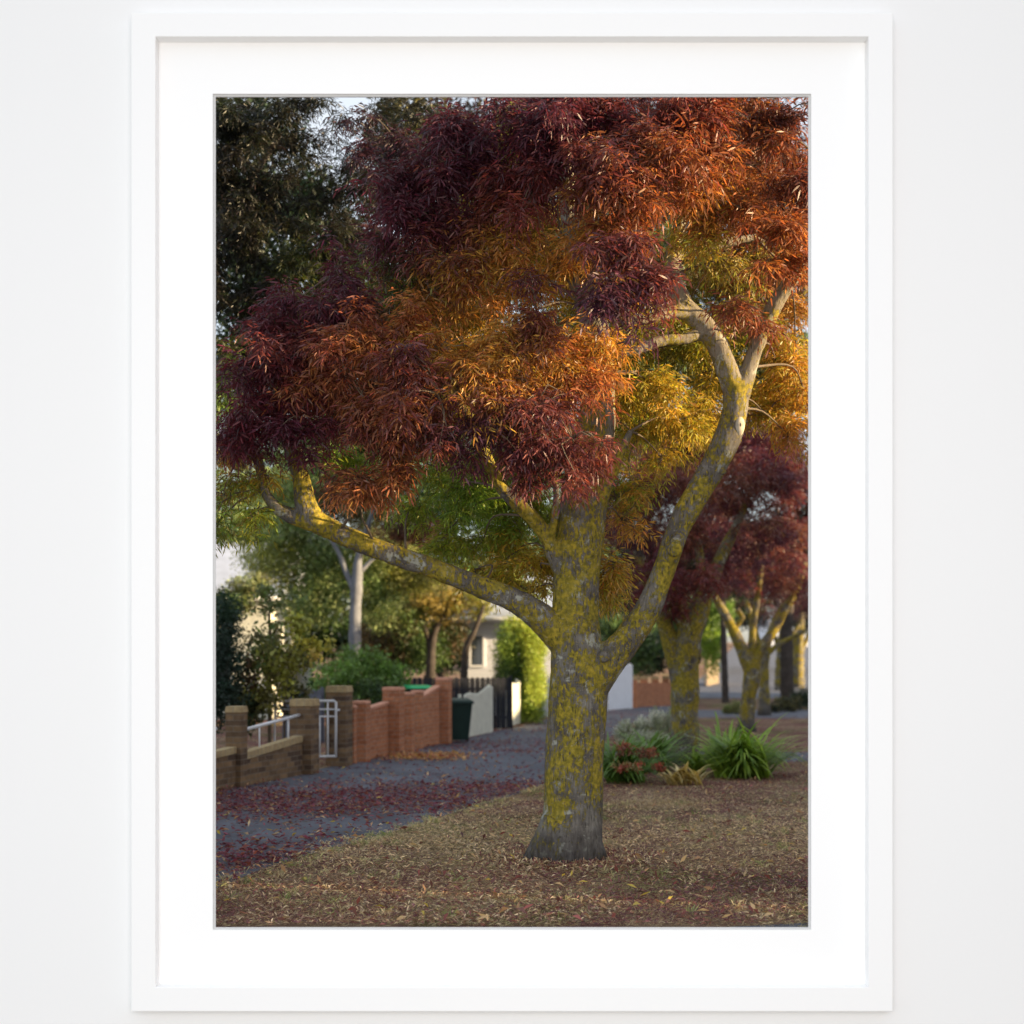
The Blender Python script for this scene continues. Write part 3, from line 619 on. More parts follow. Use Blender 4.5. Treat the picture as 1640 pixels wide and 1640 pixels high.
garden_tree('pale_barked_tree', b, [[(b.x, b.y, -.1, .19), (*P(568, 1050, 33), .17), (*P(569, 980, 33), .15), (*P(572, 930, 33), .15), (*P(575, 890, 33), .10), (*P(590, 840, 33), .06), (*P(610, 780, 33), .04)],
   [(*P(571, 950, 33), .10), (*P(556, 920, 33), .08), (*P(540, 880, 33), .06), (*P(515, 840, 33), .04), (*P(490, 800, 33), .03)], [(*P(573, 920, 33), .07), (*P(592, 900, 33), .05), (*P(625, 870, 33), .03)]],
  [(385,855,32,60,22,'pg','g'),(365,965,31,45,28,'g','ol'),(400,940,31,35,22,'pg','ol'),(470,850,34,60,45,'pg','g'),(440,900,34,60,50,'pg','yg',.9),(520,900,34,55,50,'pg','g'),(500,960,34,60,45,'pg','g'),(630,890,34,50,40,'yg','pg',.7),(600,950,34,50,50,'g','pg'),(660,930,34,60,30,'yg','ol',.8),(550,800,34.5,50,40,'pu','br'),(655,850,33,55,30,'pu','br'),(580,870,35,40,30,'pu','pg'),(590,820,34,50,30,'pg','br'),(480,790,35,80,40,'pg','g')],
  'tree with a smooth pale grey trunk and light green leaves in the left garden', 31, GREYBARK, .09)
b = P(690, 1080, 38)
garden_tree('dark_stemmed_tree', b, [[(b.x, b.y, -.1, .2), (*P(690, 1060, 38), .14), (*P(697, 1010, 38), .1), (*P(720, 970, 38), .06), (*P(750, 950, 38), .03)], [(*P(692, 1050, 38), .1), (*P(678, 1000, 38), .07), (*P(650, 960, 38), .03)],
   [(P(742, 1080, 37).x, 37, 0, .12), (*P(745, 1050, 37), .1), (*P(760, 1010, 37), .08), (*P(775, 970, 37), .04)]],
  [(640,985,38,60,35,'ol','g',.8),(700,965,38,60,30,'ol','ye',.8),(755,965,38,45,25,'ol','yg',.7),(670,1040,39,50,40,'dg','g'),(720,1020,39.5,40,40,'dg','br',.6),(620,1030,39,50,40,'br','dg',.8),(640,920,39,60,40,'g','yg')],
  'small dark-stemmed tree with sparse olive leaves left of the white house', 32, DARKBARK, .10)
b = P(455, 1150, 21)
garden_tree('yellow_leaved_shrub', b, [[(b.x-.2, 20.8, 0, .03), (*P(432, 1090, 20.8), .03), (*P(433, 1040, 20.8), .028), (*P(431, 980, 20.8), .02)], [(b.x, 21, 0, .02), (*P(460, 1090, 21), .018), (*P(490, 1030, 21), .01)]],
  [(470,1000,20.5,45,25,'yg','ol',.5),(500,1035,20.5,32,30,'ye','yg',.55),(450,1060,20.6,50,45,'ol','yg',.8),(420,1030,20.7,45,50,'ol','g',.7),(430,1105,20.5,45,40,'ol','yg',.7),(470,1110,21.2,35,40,'ol','dg',.9),(400,1080,20.8,30,60,'dg','br',.8),(400,1140,20.4,30,40,'dg','ol',.8),(430,960,21.5,50,30,'g','ol',.6)],
  'loose shrub with yellowing leaves behind the brown brick fence', 33, TWIG, .09, .6, 1.9, 'shrub', foliage='foliage')
b = P(355, 1150, 20)
garden_tree('dark_evergreen_shrub', b, None, [(355,1060,20,38,75,'bg','vd'),(345,1120,19.6,40,50,'vd','bg'),(360,990,20.3,30,40,'bg','dg'),(395,1130,20.6,30,35,'vd','dg')],
  'blue-black evergreen shrub at the left edge behind the brick fence', 34, leaf=.06, cat='shrub', foliage='foliage')
b = P(575, 1110, 28.5)
garden_tree('green_shrub', b, None, [(580,1075,29,50,38,'mg','g'),(540,1090,28,45,35,'mg','g'),(625,1085,29,35,30,'g','mg'),(600,1110,28,60,25,'g','dg'),(520,1110,27.5,30,25,'g','mg')],
  'rounded leafy mid-green shrub rising behind the orange brick fence', 35, leaf=.09, lw=.5, cat='shrub', foliage='foliage')
b = G(836, 1161)
garden_tree('tall_clipped_hedge', b, [[(b.x, b.y+1.2, 0, .09), (b.x, b.y+1.2, 1.2, .07), (b.x, b.y+1.2, 2.2, .04)]],
  [(815,1040,36,24,45,'g','gh'),(850,1035,36,26,42,'gh','yg'),(832,1010,36,32,22,'gh','yg'),(830,1090,36,30,45,'g','dg'),(856,1085,35.6,20,60,'yg','gh'),(845,1135,35.6,30,28,'g','gh'),(812,1085,36.5,22,40,'dg','g')],  # right-hand clumps yellower: the sunlit side is put into the leaf colour
  'tall narrow green hedge plant between the white house and the big trunk', 36, leaf=.07, cat='hedge', cover=4.0, foliage='foliage')
b = G(1040, 1140)
garden_tree('weeping_green_tree', (3.6, 50), [[(3.8, 50, 0, .16), (3.8, 50, 2, .12), (3.9, 50, 4, .06)]],
  [(1020,1035,50,45,42,'g','dg'),(990,1010,50,40,30,'dg','g'),(1055,1050,51,30,30,'dg','vd'),(1000,960,52,50,40,'vd','dg'),(1140,1030,58,20,50,'mg','gh'),(1150,980,58,30,30,'mg','g'),(1100,1010,60,50,50,'dg','g')],
  'dark green tree above the white picket panel right of the big trunk', 37, leaf=.14)
garden_tree('low_round_shrub', (G(1178, 1142).x, G(1178, 1142).y), None, [(1178,1133,42,17,12,'ol','pg'),(1162,1138,42,10,8,'ol','g')], 'small grey-green round shrub at the foot of the far pole', 38, leaf=.07, cat='shrub', foliage='foliage')
garden_tree('dark_low_shrub', (G(1262, 1140).x, G(1262, 1140).y), None, [(1262,1128,44,26,14,'vd','ol'),(1290,1122,46,26,20,'vd','dg'),(1240,1134,43,14,8,'vd','ol')], 'dark low shrub mass at the right edge under the far trees', 39, leaf=.08, cat='shrub', foliage='foliage')
# distant trees that close the view
far = [('broad_garden_tree', -9.5, 46, [(380,820,46,120,80,'g','pg',.8),(470,740,47,120,70,'g','dg',.8),(360,950,46,60,60,'g','dg'),(560,720,48,110,70,'dg','g')], 'broad green tree far behind the left garden'),
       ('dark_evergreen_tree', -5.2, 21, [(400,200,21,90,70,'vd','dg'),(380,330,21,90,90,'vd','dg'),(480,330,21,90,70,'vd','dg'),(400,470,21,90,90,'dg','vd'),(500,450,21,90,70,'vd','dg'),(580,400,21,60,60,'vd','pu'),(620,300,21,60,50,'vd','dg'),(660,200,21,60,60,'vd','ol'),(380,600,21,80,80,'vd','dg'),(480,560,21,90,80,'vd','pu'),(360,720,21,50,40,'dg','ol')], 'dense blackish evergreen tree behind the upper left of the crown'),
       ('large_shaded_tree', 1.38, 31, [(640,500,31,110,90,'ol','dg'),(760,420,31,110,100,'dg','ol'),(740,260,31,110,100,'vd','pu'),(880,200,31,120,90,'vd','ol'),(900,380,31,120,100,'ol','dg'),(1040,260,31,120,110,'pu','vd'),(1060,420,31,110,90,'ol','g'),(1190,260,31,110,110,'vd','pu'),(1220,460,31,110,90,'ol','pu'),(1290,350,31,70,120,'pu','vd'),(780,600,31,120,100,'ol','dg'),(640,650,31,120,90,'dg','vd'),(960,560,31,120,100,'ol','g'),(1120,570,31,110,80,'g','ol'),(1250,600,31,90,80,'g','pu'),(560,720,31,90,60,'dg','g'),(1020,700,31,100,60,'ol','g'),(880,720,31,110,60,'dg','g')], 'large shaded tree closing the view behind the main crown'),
       ('crimson_backdrop_tree', 11.5, 54, [(1010,820,54,70,80,'pu','vd'),(1100,760,54,90,60,'pu','br'),(1220,730,54,100,60,'pu','br'),(1290,820,54,60,80,'pu','vd'),(1150,860,54,90,70,'pu','vd'),(1240,900,54,80,60,'vd','pu'),(1060,930,54,60,50,'vd','pu')], 'dark crimson tree closing the view above the row of street trees'),
       ('thicket_tree', -7.5, 43, [(825,945,39.5,60,28,'g','yg'),(760,930,39.5,50,30,'ol','g'),(400,1000,43,80,70,'dg','g'),(500,1000,43,80,70,'g','dg'),(600,1010,44,80,60,'dg','ol'),(700,1030,44,80,50,'dg','g'),(480,920,43,80,60,'g','pg'),(600,920,44,80,50,'g','ol'),(700,960,44,70,50,'ol','dg')], 'dense green tree filling the gap behind the pale-barked tree'),
       ('tall_backdrop_tree', -3.2, 60, [(690,1040,60,120,40,'vd','dg'),(690,800,60,120,90,'g','dg'),(640,900,60,90,70,'g','pg'),(780,900,60,90,60,'ol','g'),(800,770,61,120,80,'dg','g'),(700,650,62,140,90,'dg','g')], 'tall green tree far behind the dark-stemmed tree'),
       ('hedge_backdrop_tree', .8, 66, [(880,1060,66,60,30,'vd','dg'),(1000,1060,66,50,30,'vd','dg'),(860,980,66,70,50,'g','dg'),(900,880,66,90,70,'dg','g'),(950,1000,66,50,50,'vd','dg')], 'dark green tree far behind the tall hedge'),
       ('dark_distant_tree', 9.5, 95, [(1060,980,95,70,50,'vd','dg'),(1100,900,95,90,70,'vd','pu'),(1010,900,95,70,70,'vd','dg'),(1170,960,96,60,40,'vd','dg')], 'dark distant tree beyond the second street tree'),
       ('shaded_distant_tree', 22, 100, [(1240,900,100,100,80,'vd','pu'),(1300,980,101,60,40,'vd','dg'),(1200,980,102,40,30,'vd','dg')], 'dark distant tree closing the street at the right edge')]
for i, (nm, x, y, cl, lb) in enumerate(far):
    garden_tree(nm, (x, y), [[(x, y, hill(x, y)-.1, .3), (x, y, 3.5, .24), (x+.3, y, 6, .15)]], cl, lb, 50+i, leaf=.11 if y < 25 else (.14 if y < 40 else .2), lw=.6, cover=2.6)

# ------------------------------------------------------------------ strappy plants
def straps(name, base, n, L, wid, cols, label, cat='plant', seed=1, spread=.2, group=None):
    r_ = np.random.default_rng(seed); V = []; C_ = []
    ca, cb = PAL2[cols[0]], PAL2[cols[1]]
    verts = []; fi = []; cc = []
    for i in range(n):
        th = r_.uniform(0, 2*np.pi); rr = spread*math.sqrt(r_.uniform())
        p = np.array([base[0]+rr*math.cos(th*1.7), base[1]+rr*math.sin(th*1.7), 0.0]); el = r_.uniform(.7, 1.45); de = r_.uniform(1.0, 2.3)
        l_ = L*r_.uniform(.6, 1.15); seg = 7; k0 = len(verts); t = r_.uniform(); c = (ca*(1-t)+cb*t)*math.exp(r_.normal(0, .2))
        side = np.array([-math.sin(th), math.cos(th), 0])
        for s_ in range(seg+1):
            q = s_/seg; w_ = wid*.5*(1-q**3)*(.6+.4*min(1, q*4)) + .001
            verts.append(p+side*w_); verts.append(p-side*w_); cc += [c, c]
            e_ = el - de*q**1.3; p = p + np.array([math.cos(th)*math.cos(e_), math.sin(th)*math.cos(e_), math.sin(e_)])*l_/seg
            p[2] = max(p[2], .01)
        for s_ in range(seg): fi.append([k0+2*s_, k0+2*s_+1, k0+2*s_+3, k0+2*s_+2])
    T = empty(name, (base[0], base[1], 0), label=label, cat=cat, group=group)
    fi = np.array(fi); rel(mesh_np('foliage', np.array(verts), fi.ravel(), np.full(len(fi), 4), np.array(cc), LEAFB, T)); return T
gs = 'strappy plants around the second tree'
B = G(1190, 1246); straps('strappy_plant', B, 460, 1.08, .05, ('mg', 'gh'), 'big green strappy plant to the right of the second trunk', seed=3, spread=.40, group=gs)
B = G(1002, 1254); straps('strappy_plant', B, 260, .90, .046, ('g', 'mg'), 'green strappy plant with reddish leaves close to the big trunk', seed=4, spread=.28, group=gs)
B = G(1050, 1238); straps('strappy_plant', B, 220, .92, .046, ('mg', 'g'), 'green strappy plant just left of the second trunk', seed=5, spread=.22, group=gs)
B = G(1118, 1240); straps('strappy_plant', B, 80, .55, .04, ('mg', 'gh'), 'small green strappy tuft at the front foot of the second trunk', seed=6, spread=.1, group=gs)
B = G(1098, 1257); straps('yellow_leaf_plant', B, 75, .42, .055, ('cr', 'ye'), 'low plant with pale yellow drooping leaves in front of the second trunk', seed=7, spread=.24)
T = empty('silver_shrub', G(1030, 1205), label='silvery grey-white feathery shrub behind the strappy plants', cat='shrub')
rel(broad('foliage', [(1000,1172,22.6,18,18,'si','gy'),(1028,1166,22.6,16,18,'si','gy'),(1052,1158,22.7,16,22,'si','gy'),(1072,1160,22.7,12,22,'si','gy'),(1040,1186,22.4,42,14,'gy','si')], T, np.random.default_rng(8), .055, .3, 3.0, droop=.8))
T = empty('red_tipped_shrub', G(1010, 1258), label='low shrub with rusty red leaves between the big trunk and the second trunk', cat='shrub')
rel(broad('foliage', [(1000,1200,17.6,20,10,'rd','br'),(1030,1206,17.6,26,10,'rd','br'),(1012,1226,17.4,30,10,'rd','g'),(1050,1228,17.6,16,8,'rd','br')], T, np.random.default_rng(9), .06, .35, 1.5))

# ------------------------------------------------------------------ fences
def place(o, p, rz): o.location = (p[0], p[1], 0); o.rotation_euler = (0, 0, rz); return o
RZ = math.atan2(FD.y, FD.x)
def fence_root(name, **k): return empty(name, (0, 0, 0), **k)
def part_at(name, mb, m, parent, p, rz, bevel=0):
    o = mb.build(name, m, parent, bevel=bevel); o.location = (p[0], p[1], 0); o.rotation_euler = (0, 0, rz); return o
def pillar(parent, px, row, w_, h, m, cap, caph=.085, rz=RZ):
    p = G(px, row); p = p + Vector((0, w_*.5, 0))
    o = part_at('pillar', MB().box(-w_/2, w_/2, -w_/2, w_/2, 0, h-caph), m, parent, p, rz)
    c = MB().box(-w_/2-.012, w_/2+.012, -w_/2-.012, w_/2+.012, h-caph, h, .012).build('pillar_cap', cap, o, bevel=.008); return p
def panel(parent, p0, p1, h0, h1, t, m, cap, ch=.07):
    p0 = Vector(p0); p1 = Vector(p1); L = (p1-p0).length; rz = math.atan2(p1.y-p0.y, p1.x-p0.x); hy = t/2
    o = part_at('wall_panel', MB().hexa([(0,-hy,0),(L,-hy,0),(L,hy,0),(0,hy,0),(0,-hy,h0-ch),(L,-hy,h1-ch),(L,hy,h1-ch),(0,hy,h0-ch)]), m, parent, p0, rz)
    e_ = .015
    MB().hexa([(0,-hy-e_,h0-ch),(L,-hy-e_,h1-ch),(L,hy+e_,h1-ch),(0,hy+e_,h0-ch),(0,-hy-e_,h0),(L,-hy-e_,h1),(L,hy+e_,h1),(0,hy+e_,h0)]).build('coping', cap, o, bevel=.006)
    return o
BF = fence_root('brown_brick_fence', label='low brown brick front fence with cream capping and white rail at the left', cat='fence')
p1 = pillar(BF, 376, 1262, .22, 1.10, M['brown_brick'], M['cream_brick'])
p2 = pillar(BF, 485, 1241, .34, 1.14, M['brown_brick'], M['cream_brick'], .11)
p3 = pillar(BF, 541, 1228, .34, 1.31, M['brown_brick'], M['cream_brick'], .11)
pl = Vector((-5.6, 12.6, 0)) ; pl = p1 + (p1-p2).normalized()*5
panel(BF, pl, p1 - (p1-pl).normalized()*.12, .30, .56, .11, M['brown_brick'], M['cream_brick'], .09)
panel(BF, p1 + (p2-p1).normalized()*.13, p2 - (p2-p1).normalized()*.2, .46, .60, .11, M['brown_brick'], M['cream_brick'], .10)
q0 = p1 + (p2-p1).normalized()*.12; q1 = p2 - (p2-p1).normalized()*.19
rb = MB().tube([(q0.x, q0.y, .76), (q1.x, q1.y, .90)], .024, 10).build('rail', M['white_metal'], BF, True)
for t in (.3, .8):
    q = q0.lerp(q1, t); MB().tube([(q.x, q.y, .45), (q.x, q.y, .76+.14*t)], .011, 8).build('rail_post', M['white_metal'], rb, True)
q2 = pl; q3 = p1 - (p1-pl).normalized()*.14
MB().tube([(q2.x, q2.y, .62), (q3.x-.12, q3.y-.4, .82)], .024, 10).build('rail', M['white_metal'], BF, True)

GT = empty('metal_gate', P(538, 1200, 20.9).xy.to_3d(), label='white tubular metal gate standing open between two brown brick pillars', cat='gate')
gx0 = (440-538)*20.9/F; gb = MB()
def gz(row): return EYE + (HZ-row)*20.9/F
fr_ = MB(); fr_.tube([(0, 0, gz(1213)), (0, 0, gz(1125)), (-.03, 0, gz(1122.5)), (gx0, 0, gz(1122.5)), (gx0, 0, gz(1213)), (0, 0, gz(1211))], .022, 10)
fr_.build('gate_frame', M['white_metal'], GT, True)
for r_ in (1136, 1147.5): MB().tube([(gx0, 0, gz(r_)), (0, 0, gz(r_))], .014, 8).build('gate_rail', M['white_metal'], GT, True)
for px in (461, 478, 495, 512, 525): MB().tube([((px-538)*20.9/F, 0, gz(1212)), ((px-538)*20.9/F, 0, gz(1147 if px < 520 else 1123))], .015, 8).build('gate_bar', M['white_metal'], GT, True)
MB().tube([(0, 0, gz(1138)), (.06, -.02, gz(1137))], .02, 8).build('latch', M['white_metal'], GT, True)

RF = fence_root('orange_brick_fence', label='orange brick front fence with stepped pillars and sloping wall panels beside the footpath', cat='fence')
a1 = pillar(RF, 577, 1221, .25, 1.04, M['red_brick'], M['red_cap'], .05)
a2 = pillar(RF, 629, 1210, .32, 1.24, M['red_brick'], M['red_cap'], .06)
a3 = pillar(RF, 653, 1205, .2, 1.13, M['red_brick'], M['red_cap'], .05)
a4 = pillar(RF, 668, 1200, .20, 1.15, M['red_brick'], M['red_cap'], .05)
a5 = pillar(RF, 710, 1192, .28, 1.38, M['red_brick'], M['red_cap'], .06)
a0 = pillar(RF, 562, 1224, .14, .98, M['red_brick'], M['red_cap'], .05)
dv = (a2-a1).normalized(); sb = Vector((-.09, .0, 0)); panel(RF, a1+dv*.13+sb, a2-dv*.17+sb, .88, .98, .12, M['red_brick'], M['red_cap'], .05)
dv = (a5-a4).normalized(); panel(RF, a4+dv*.11+sb, a5-dv*.15+sb, .98, 1.22, .12, M['red_brick'], M['red_cap'], .05)

def wheelie_bin(name, p, h, body, lid, label, rz=0.0, group=None):
    T = empty(name, p, rz, label=label, cat='rubbish bin', group=group)
    w0, w1, d0, d1 = .22, .29, .26, .36
    MB().hexa([(-w0,-d0,.06),(w0,-d0,.06),(w0,d0,.06),(-w0,d0,.06),(-w1,-d1,h-.1),(w1,-d1,h-.1),(w1,d1,h-.1),(-w1,d1,h-.1)]).build('bin_body', body, T, bevel=.03)
    MB().box(-w1-.03, w1+.03, -d1-.03, d1+.03, h-.11, h-.07).build('rim', body, T, bevel=.012)
    l = MB().hexa([(-w1-.035,-d1-.04,h-.068),(w1+.035,-d1-.04,h-.068),(w1+.035,d1+.03,h-.068),(-w1-.035,d1+.03,h-.068),(-w1+.02,-d1+.03,h-.03),(w1-.02,-d1+.03,h-.03),(w1-.02,d1-.02,h),(-w1+.02,d1-.02,h)]).build('lid', lid, T, bevel=.012)
    MB().tube([(-w1+.03, d1+.06, h-.07), (w1-.03, d1+.06, h-.07)], .016, 8).build('handle', body, T, True)
    for s_ in (-1, 1): MB().tube([(s_*(w0+.0), d0, .1), (s_*(w0+.05), d0, .1)], .1, 16).build('wheel', M['rubber'], T, True)
    return T
gb_ = 'wheelie bins'
wheelie_bin('wheelie_bin', G(731, 1190) + Vector((.0, .3, 0)), .93, M['bin_green'], M['bin_green'], 'dark green wheelie bin standing on the footpath at the end of the orange brick fence', .15)
wheelie_bin('wheelie_bin', Vector(((671-820)*28.5/F, 28.5, 0)), 1.19, M['bin_green'], M['lid_green'], 'bin with a bright green lid showing above the orange brick fence', .3)

def pickets(name, pa, pb, z0, z1, label, m, n, zb=.03, wave=.05, t=.02):
    pa = Vector(pa); pb = Vector(pb); L = (pb-pa).length; rz = math.atan2(pb.y-pa.y, pb.x-pa.x)
    T = empty(name, (pa.x, pa.y, 0), rz, label=label, cat='fence')
    bd = MB(); wd = L/n
    for i in range(n):
        q = (i+.5)/n; h = z0+(z1-z0)*q + wave*math.sin(q*9+.6)*.6; x0 = i*wd+wd*.04; x1 = (i+1)*wd-wd*.04; k = len(bd.v)
        xm = (x0+x1)/2
        for y in (-t/2, t/2): bd.v += [(x0,y,zb),(x1,y,zb),(x1,y,h-.04),(xm,y,h),(x0,y,h-.04)]
        bd.f += [tuple(k+j for j in (0,1,2,3,4)), tuple(k+5+j for j in (4,3,2,1,0))] + [(k+j, k+5+j, k+5+(j+1) % 5, k+(j+1) % 5) for j in range(5)]
    bd.build('palings', m, T)
    for z in (.3, max(.6, z0-.3)): MB().box(0, L, t/2+.001, t/2+.04, z-.03, z+.03).build('fence_rail', m, T)
    for x in (0.0, L): MB().box(x-.05, x+.05, t/2+.042, t/2+.13, 0, (z0 if x == 0 else z1)+.04, .015).build('fence_post', m, T)
    return T
pickets('picket_fence', G(743, 1184), G(789, 1174), .95, 1.12, 'cream picket fence panel just right of the dark wheelie bin', M['cream_paint'], 22, wave=.07)
pickets('picket_fence', G(806, 1168), G(833, 1160), 1.05, 1.20, 'short cream picket fence panel left of the tall hedge', M['cream_paint'], 18, wave=-.06)
pickets('dark_paling_fence', (-3.4, 32.0, 0), (-.02, 32.6, 0), 1.32, 1.32, 'dark timber paling fence behind the cream picket panels', M['dark_fence'], 26, wave=0)
pickets('grey_paling_fence', P(455, 1200, 27).xy.to_3d(), P(515, 1200, 27).xy.to_3d(), 1.13, 1.13, 'grey paling fence seen above the white gate', M['greyfence'], 7, wave=0)
pickets('white_picket_fence', G(974, 1139), G(1013, 1135), 1.55, 1.6, 'bright white picket fence panel right of the big trunk', M['white_paint'], 9, wave=.05)
LF = fence_root('low_masonry_fence', label='low pink-brown fence with pale capping between the white pickets and the second trunk', cat='fence')
for (px, row) in ((1016, 1134), (1032, 1132), (1050, 1131), (1067, 1129)): pillar(LF, px, row, .26, 1.15, M['red_brick'], M['cream_brick'], .12)
MB().hexa([(G(1012,1134).x, 48, 0), (G(1068,1129).x+.4, 50.6, 0), (G(1068,1129).x+.4, 50.8, 0), (G(1012,1134).x, 48.2, 0), (G(1012,1134).x, 48, .9), (G(1068,1129).x+.4, 50.6, .9), (G(1068,1129).x+.4, 50.8, .9), (G(1012,1134).x, 48.2, .9)]).build('wall_panel', M['red_brick'], LF)
pickets('buff_board_fence', P(1132, 1090, 72).xy.to_3d(), P(1151, 1090, 76).xy.to_3d(), 2.1, 2.3, 'tall buff board fence panel beyond the second trunk', M['buff'], 5, wave=0)

# pole
PT = empty('timber_pole', G(1162, 1126), label='slim dark timber pole beyond the second trunk', cat='pole')
d = depth(1126); simple_wood([[(G(1162,1126).x, d, -.1, .15), (*P(1160, 1060, d), .13), (*P(1157, 960, d), .12), (*P(1150, 760, d), .11)]], DARKBARK, PT, 'pole_shaft')

# ------------------------------------------------------------------ houses
def house(name, x0, x1, y0, y1, zw, zr, wall, label, windows=(), roof=M['roof'], base=0.0):
    T = empty(name, (x0, y0, base), label=label, cat='house'); L = x1-x0; D_ = y1-y0
    MB().box(0, L, 0, D_, 0, zw).build('wall', wall, T)
    r = MB(); e_ = .45
    r.hexa([(-e_,-e_,zw+.002),(L+e_,-e_,zw+.002),(L+e_,D_+e_,zw+.002),(-e_,D_+e_,zw+.002),(-e_+.2,D_*.45,zr),(L+e_-.2,D_*.45,zr),(L+e_-.2,D_*.55,zr),(-e_+.2,D_*.55,zr)])
    r.build('roof', roof, T)
    MB().tube([(-e_, -e_-.05, zw), (L+e_, -e_-.05, zw)], .06, 8).build('gutter', M['white_paint'], T, True)
    for (a_, b_, c_, d_) in windows:
        f = ring(MB(), (a_-.07, b_+.07, c_-.07, d_+.07), (a_, b_, c_, d_), -.04, -.001).build('window', M['white_paint'], T)
        MB().box(a_, b_, -.02, -.004, c_, d_).build('pane', M['glass'], f)
    return T
def blocker():  # unseen block, added to shade the front of the framed wall
    T = empty('sun_blocker', (24, 3.55, 0), R(-SUN_AZ), label='tall unseen added flats across the street on the camera side', cat='sun blocker')
    MB().box(0, 9, -28, 0, 0, 15).build('wall', M['red_brick'], T)
    MB().box(-.2, 9.2, -28.2, .0, 15.002, 15.4).build('roof', M['greyfence'], T)
blocker()
house('pale_roofed_house', P(250, 0, 38).x, P(432, 0, 38).x, 38, 46, 3.55, 5.9, M['cream_paint'], 'cream house with a pale metal roof half hidden by the left garden trees', [(1.2, 2.2, 1.2, 2.5)])
def board_mat():
    m = Mat('white_weatherboard'); tc = m.n('ShaderNodeTexCoord'); w_ = m.n('ShaderNodeTexWave', wave_type='BANDS', bands_direction='Z', wave_profile='SAW'); m.l(tc.outputs['Object'], w_.inputs[0]); w_.inputs['Scale'].default_value = 2.2
    m.base(m.mix(m.ramp(w_.outputs[1], [(.0, 1), (.12, 0)]), (.74, .77, .86), (.45, .48, .56)), .6, .3); m.bump(w_.outputs[1], .5, .02); return m.m
house('white_weatherboard_house', P(742, 0, 40).x, P(884, 0, 40).x, 40, 48, 3.0, 4.6, board_mat(), 'white weatherboard house between the dark-stemmed tree and the tall hedge', [(.25, .6, 1.6, 2.5)])
house('far_white_house', 41, 52, 205, 215, 3.6, 6, M['white_paint'], 'far pale house at the top of the road on the right', [(2, 3.4, 1, 2.6), (6, 7.4, 1, 2.6)], base=hill(20, 205)-.1)
house('neighbouring_house', 24.4, 34, 3.6, 25, 8.3, 10.1, M['red_brick'], 'taller brick house across the street to the right')
house('neighbouring_house', 24.4, 34, 26, 60, 5.6, 7.4, M['cream_paint'], 'lower cream house further along the street to the right')


# ------------------------------------------------------------------ litter and grass
def in_poly(x, y, poly):
    c = np.zeros(len(x), bool); n = len(poly); j = n-1
    for i in range(n):
        xi, yi = poly[i]; xj, yj = poly[j]
        m_ = ((yi > y) != (yj > y)) & (x < (xj-xi)*(y-yi)/((yj-yi)+1e-12)+xi); c ^= m_; j = i
    return c
def vnoise(x, y, s, seed):
    r_ = np.random.default_rng(seed); g_ = r_.uniform(0, 1, (64, 64)); X = x/s; Y = y/s
    xi = np.floor(X).astype(int); yi = np.floor(Y).astype(int); fx = X-xi; fy = Y-yi; fx = fx*fx*(3-2*fx); fy = fy*fy*(3-2*fy)
    q = lambda a_, b_: g_[a_ % 64, b_ % 64]
    return (q(xi, yi)*(1-fx)+q(xi+1, yi)*fx)*(1-fy)+(q(xi, yi+1)*(1-fx)+q(xi+1, yi+1)*fx)*fy
def scatter(n, d0, d1, r_, pw=1.0, margin=1.25):
    """ground points, denser towards the camera"""
    d = d0*(d1/d0)**(r_.uniform(0, 1, n)**pw); x = r_.uniform(-1, 1, n)*d*.23*margin
    return x, d
def flat_leaves(name, x, y, col, L, lw, r_, label, cat='fallen leaves', lift=.35, z0=.012):
    n = len(x); p = np.stack([x, y, z0+r_.uniform(0, .018, n)], 1); th = r_.uniform(0, 2*np.pi, n); el = r_.normal(0, lift, n)
    dd = np.stack([np.cos(th)*np.cos(el), np.sin(th)*np.cos(el), np.abs(np.sin(el))*.8], 1); up = unit(r_.normal(0, .5, (n, 3))+[0, 0, 1]); sd = unit(np.cross(dd, up))
    LN = (L*r_.uniform(.5, 1.3, n))[:, None]; W_ = LN*lw*.5; cz = np.array([0, 0, 1])*LN*r_.uniform(-.05, .2, (n, 1))
    V = np.stack([p, p+dd*LN*.5+sd*W_+cz, p+dd*LN, p+dd*LN*.5-sd*W_+cz], 1); V[:, :, 2] = np.maximum(V[:, :, 2], .009)
    o = diamonds_to_mesh(name, V, col, LEAFB); tag(o, label, cat, kind='stuff'); return o
r_ = np.random.default_rng(77)
litter_cols = np.array([(.22, .075, .075), (.13, .045, .06), (.42, .27, .17), (.60, .46, .30), (.24, .14, .085), (.66, .54, .33), (.28, .12, .09)])
x, y = scatter(230000, WY+.13, 40, r_, 1.0)
onp = in_poly(x + r_.normal(0, .13, len(x)), y + r_.normal(0, .25, len(x)), path_poly)
x, y = x[~onp], y[~onp]
wts = vnoise(x, y, .8, 3)
pick = r_.integers(0, 7, len(x)); redder = (vnoise(x, y, 1.1, 9) + (y > 13.8)*.38 + (y < 10.4)*.12 > .60) & (r_.uniform(size=len(x)) < .88)
pick[redder] = r_.choice([0, 1, 1, 6], redder.sum())
rw = HZ + EYE*F/y; st = np.clip(np.exp(-((rw-1335)/45)**2)*1.3*(.35+1.1*vnoise(x, y, .7, 41)), 0, .95)
sw = r_.uniform(size=len(x)) < st; pick[sw] = r_.choice([3, 3, 5, 2], sw.sum())
keep = r_.uniform(size=len(x)) < .25+.95*wts
x, y, pick = x[keep], y[keep], pick[keep]
col = litter_cols[pick]*np.exp(r_.normal(0, .3, (len(x), 1)))
flat_leaves('leaf_litter', x, y, col, .048, .17, r_, 'brown, burgundy and straw fallen leaves lying over the verge')
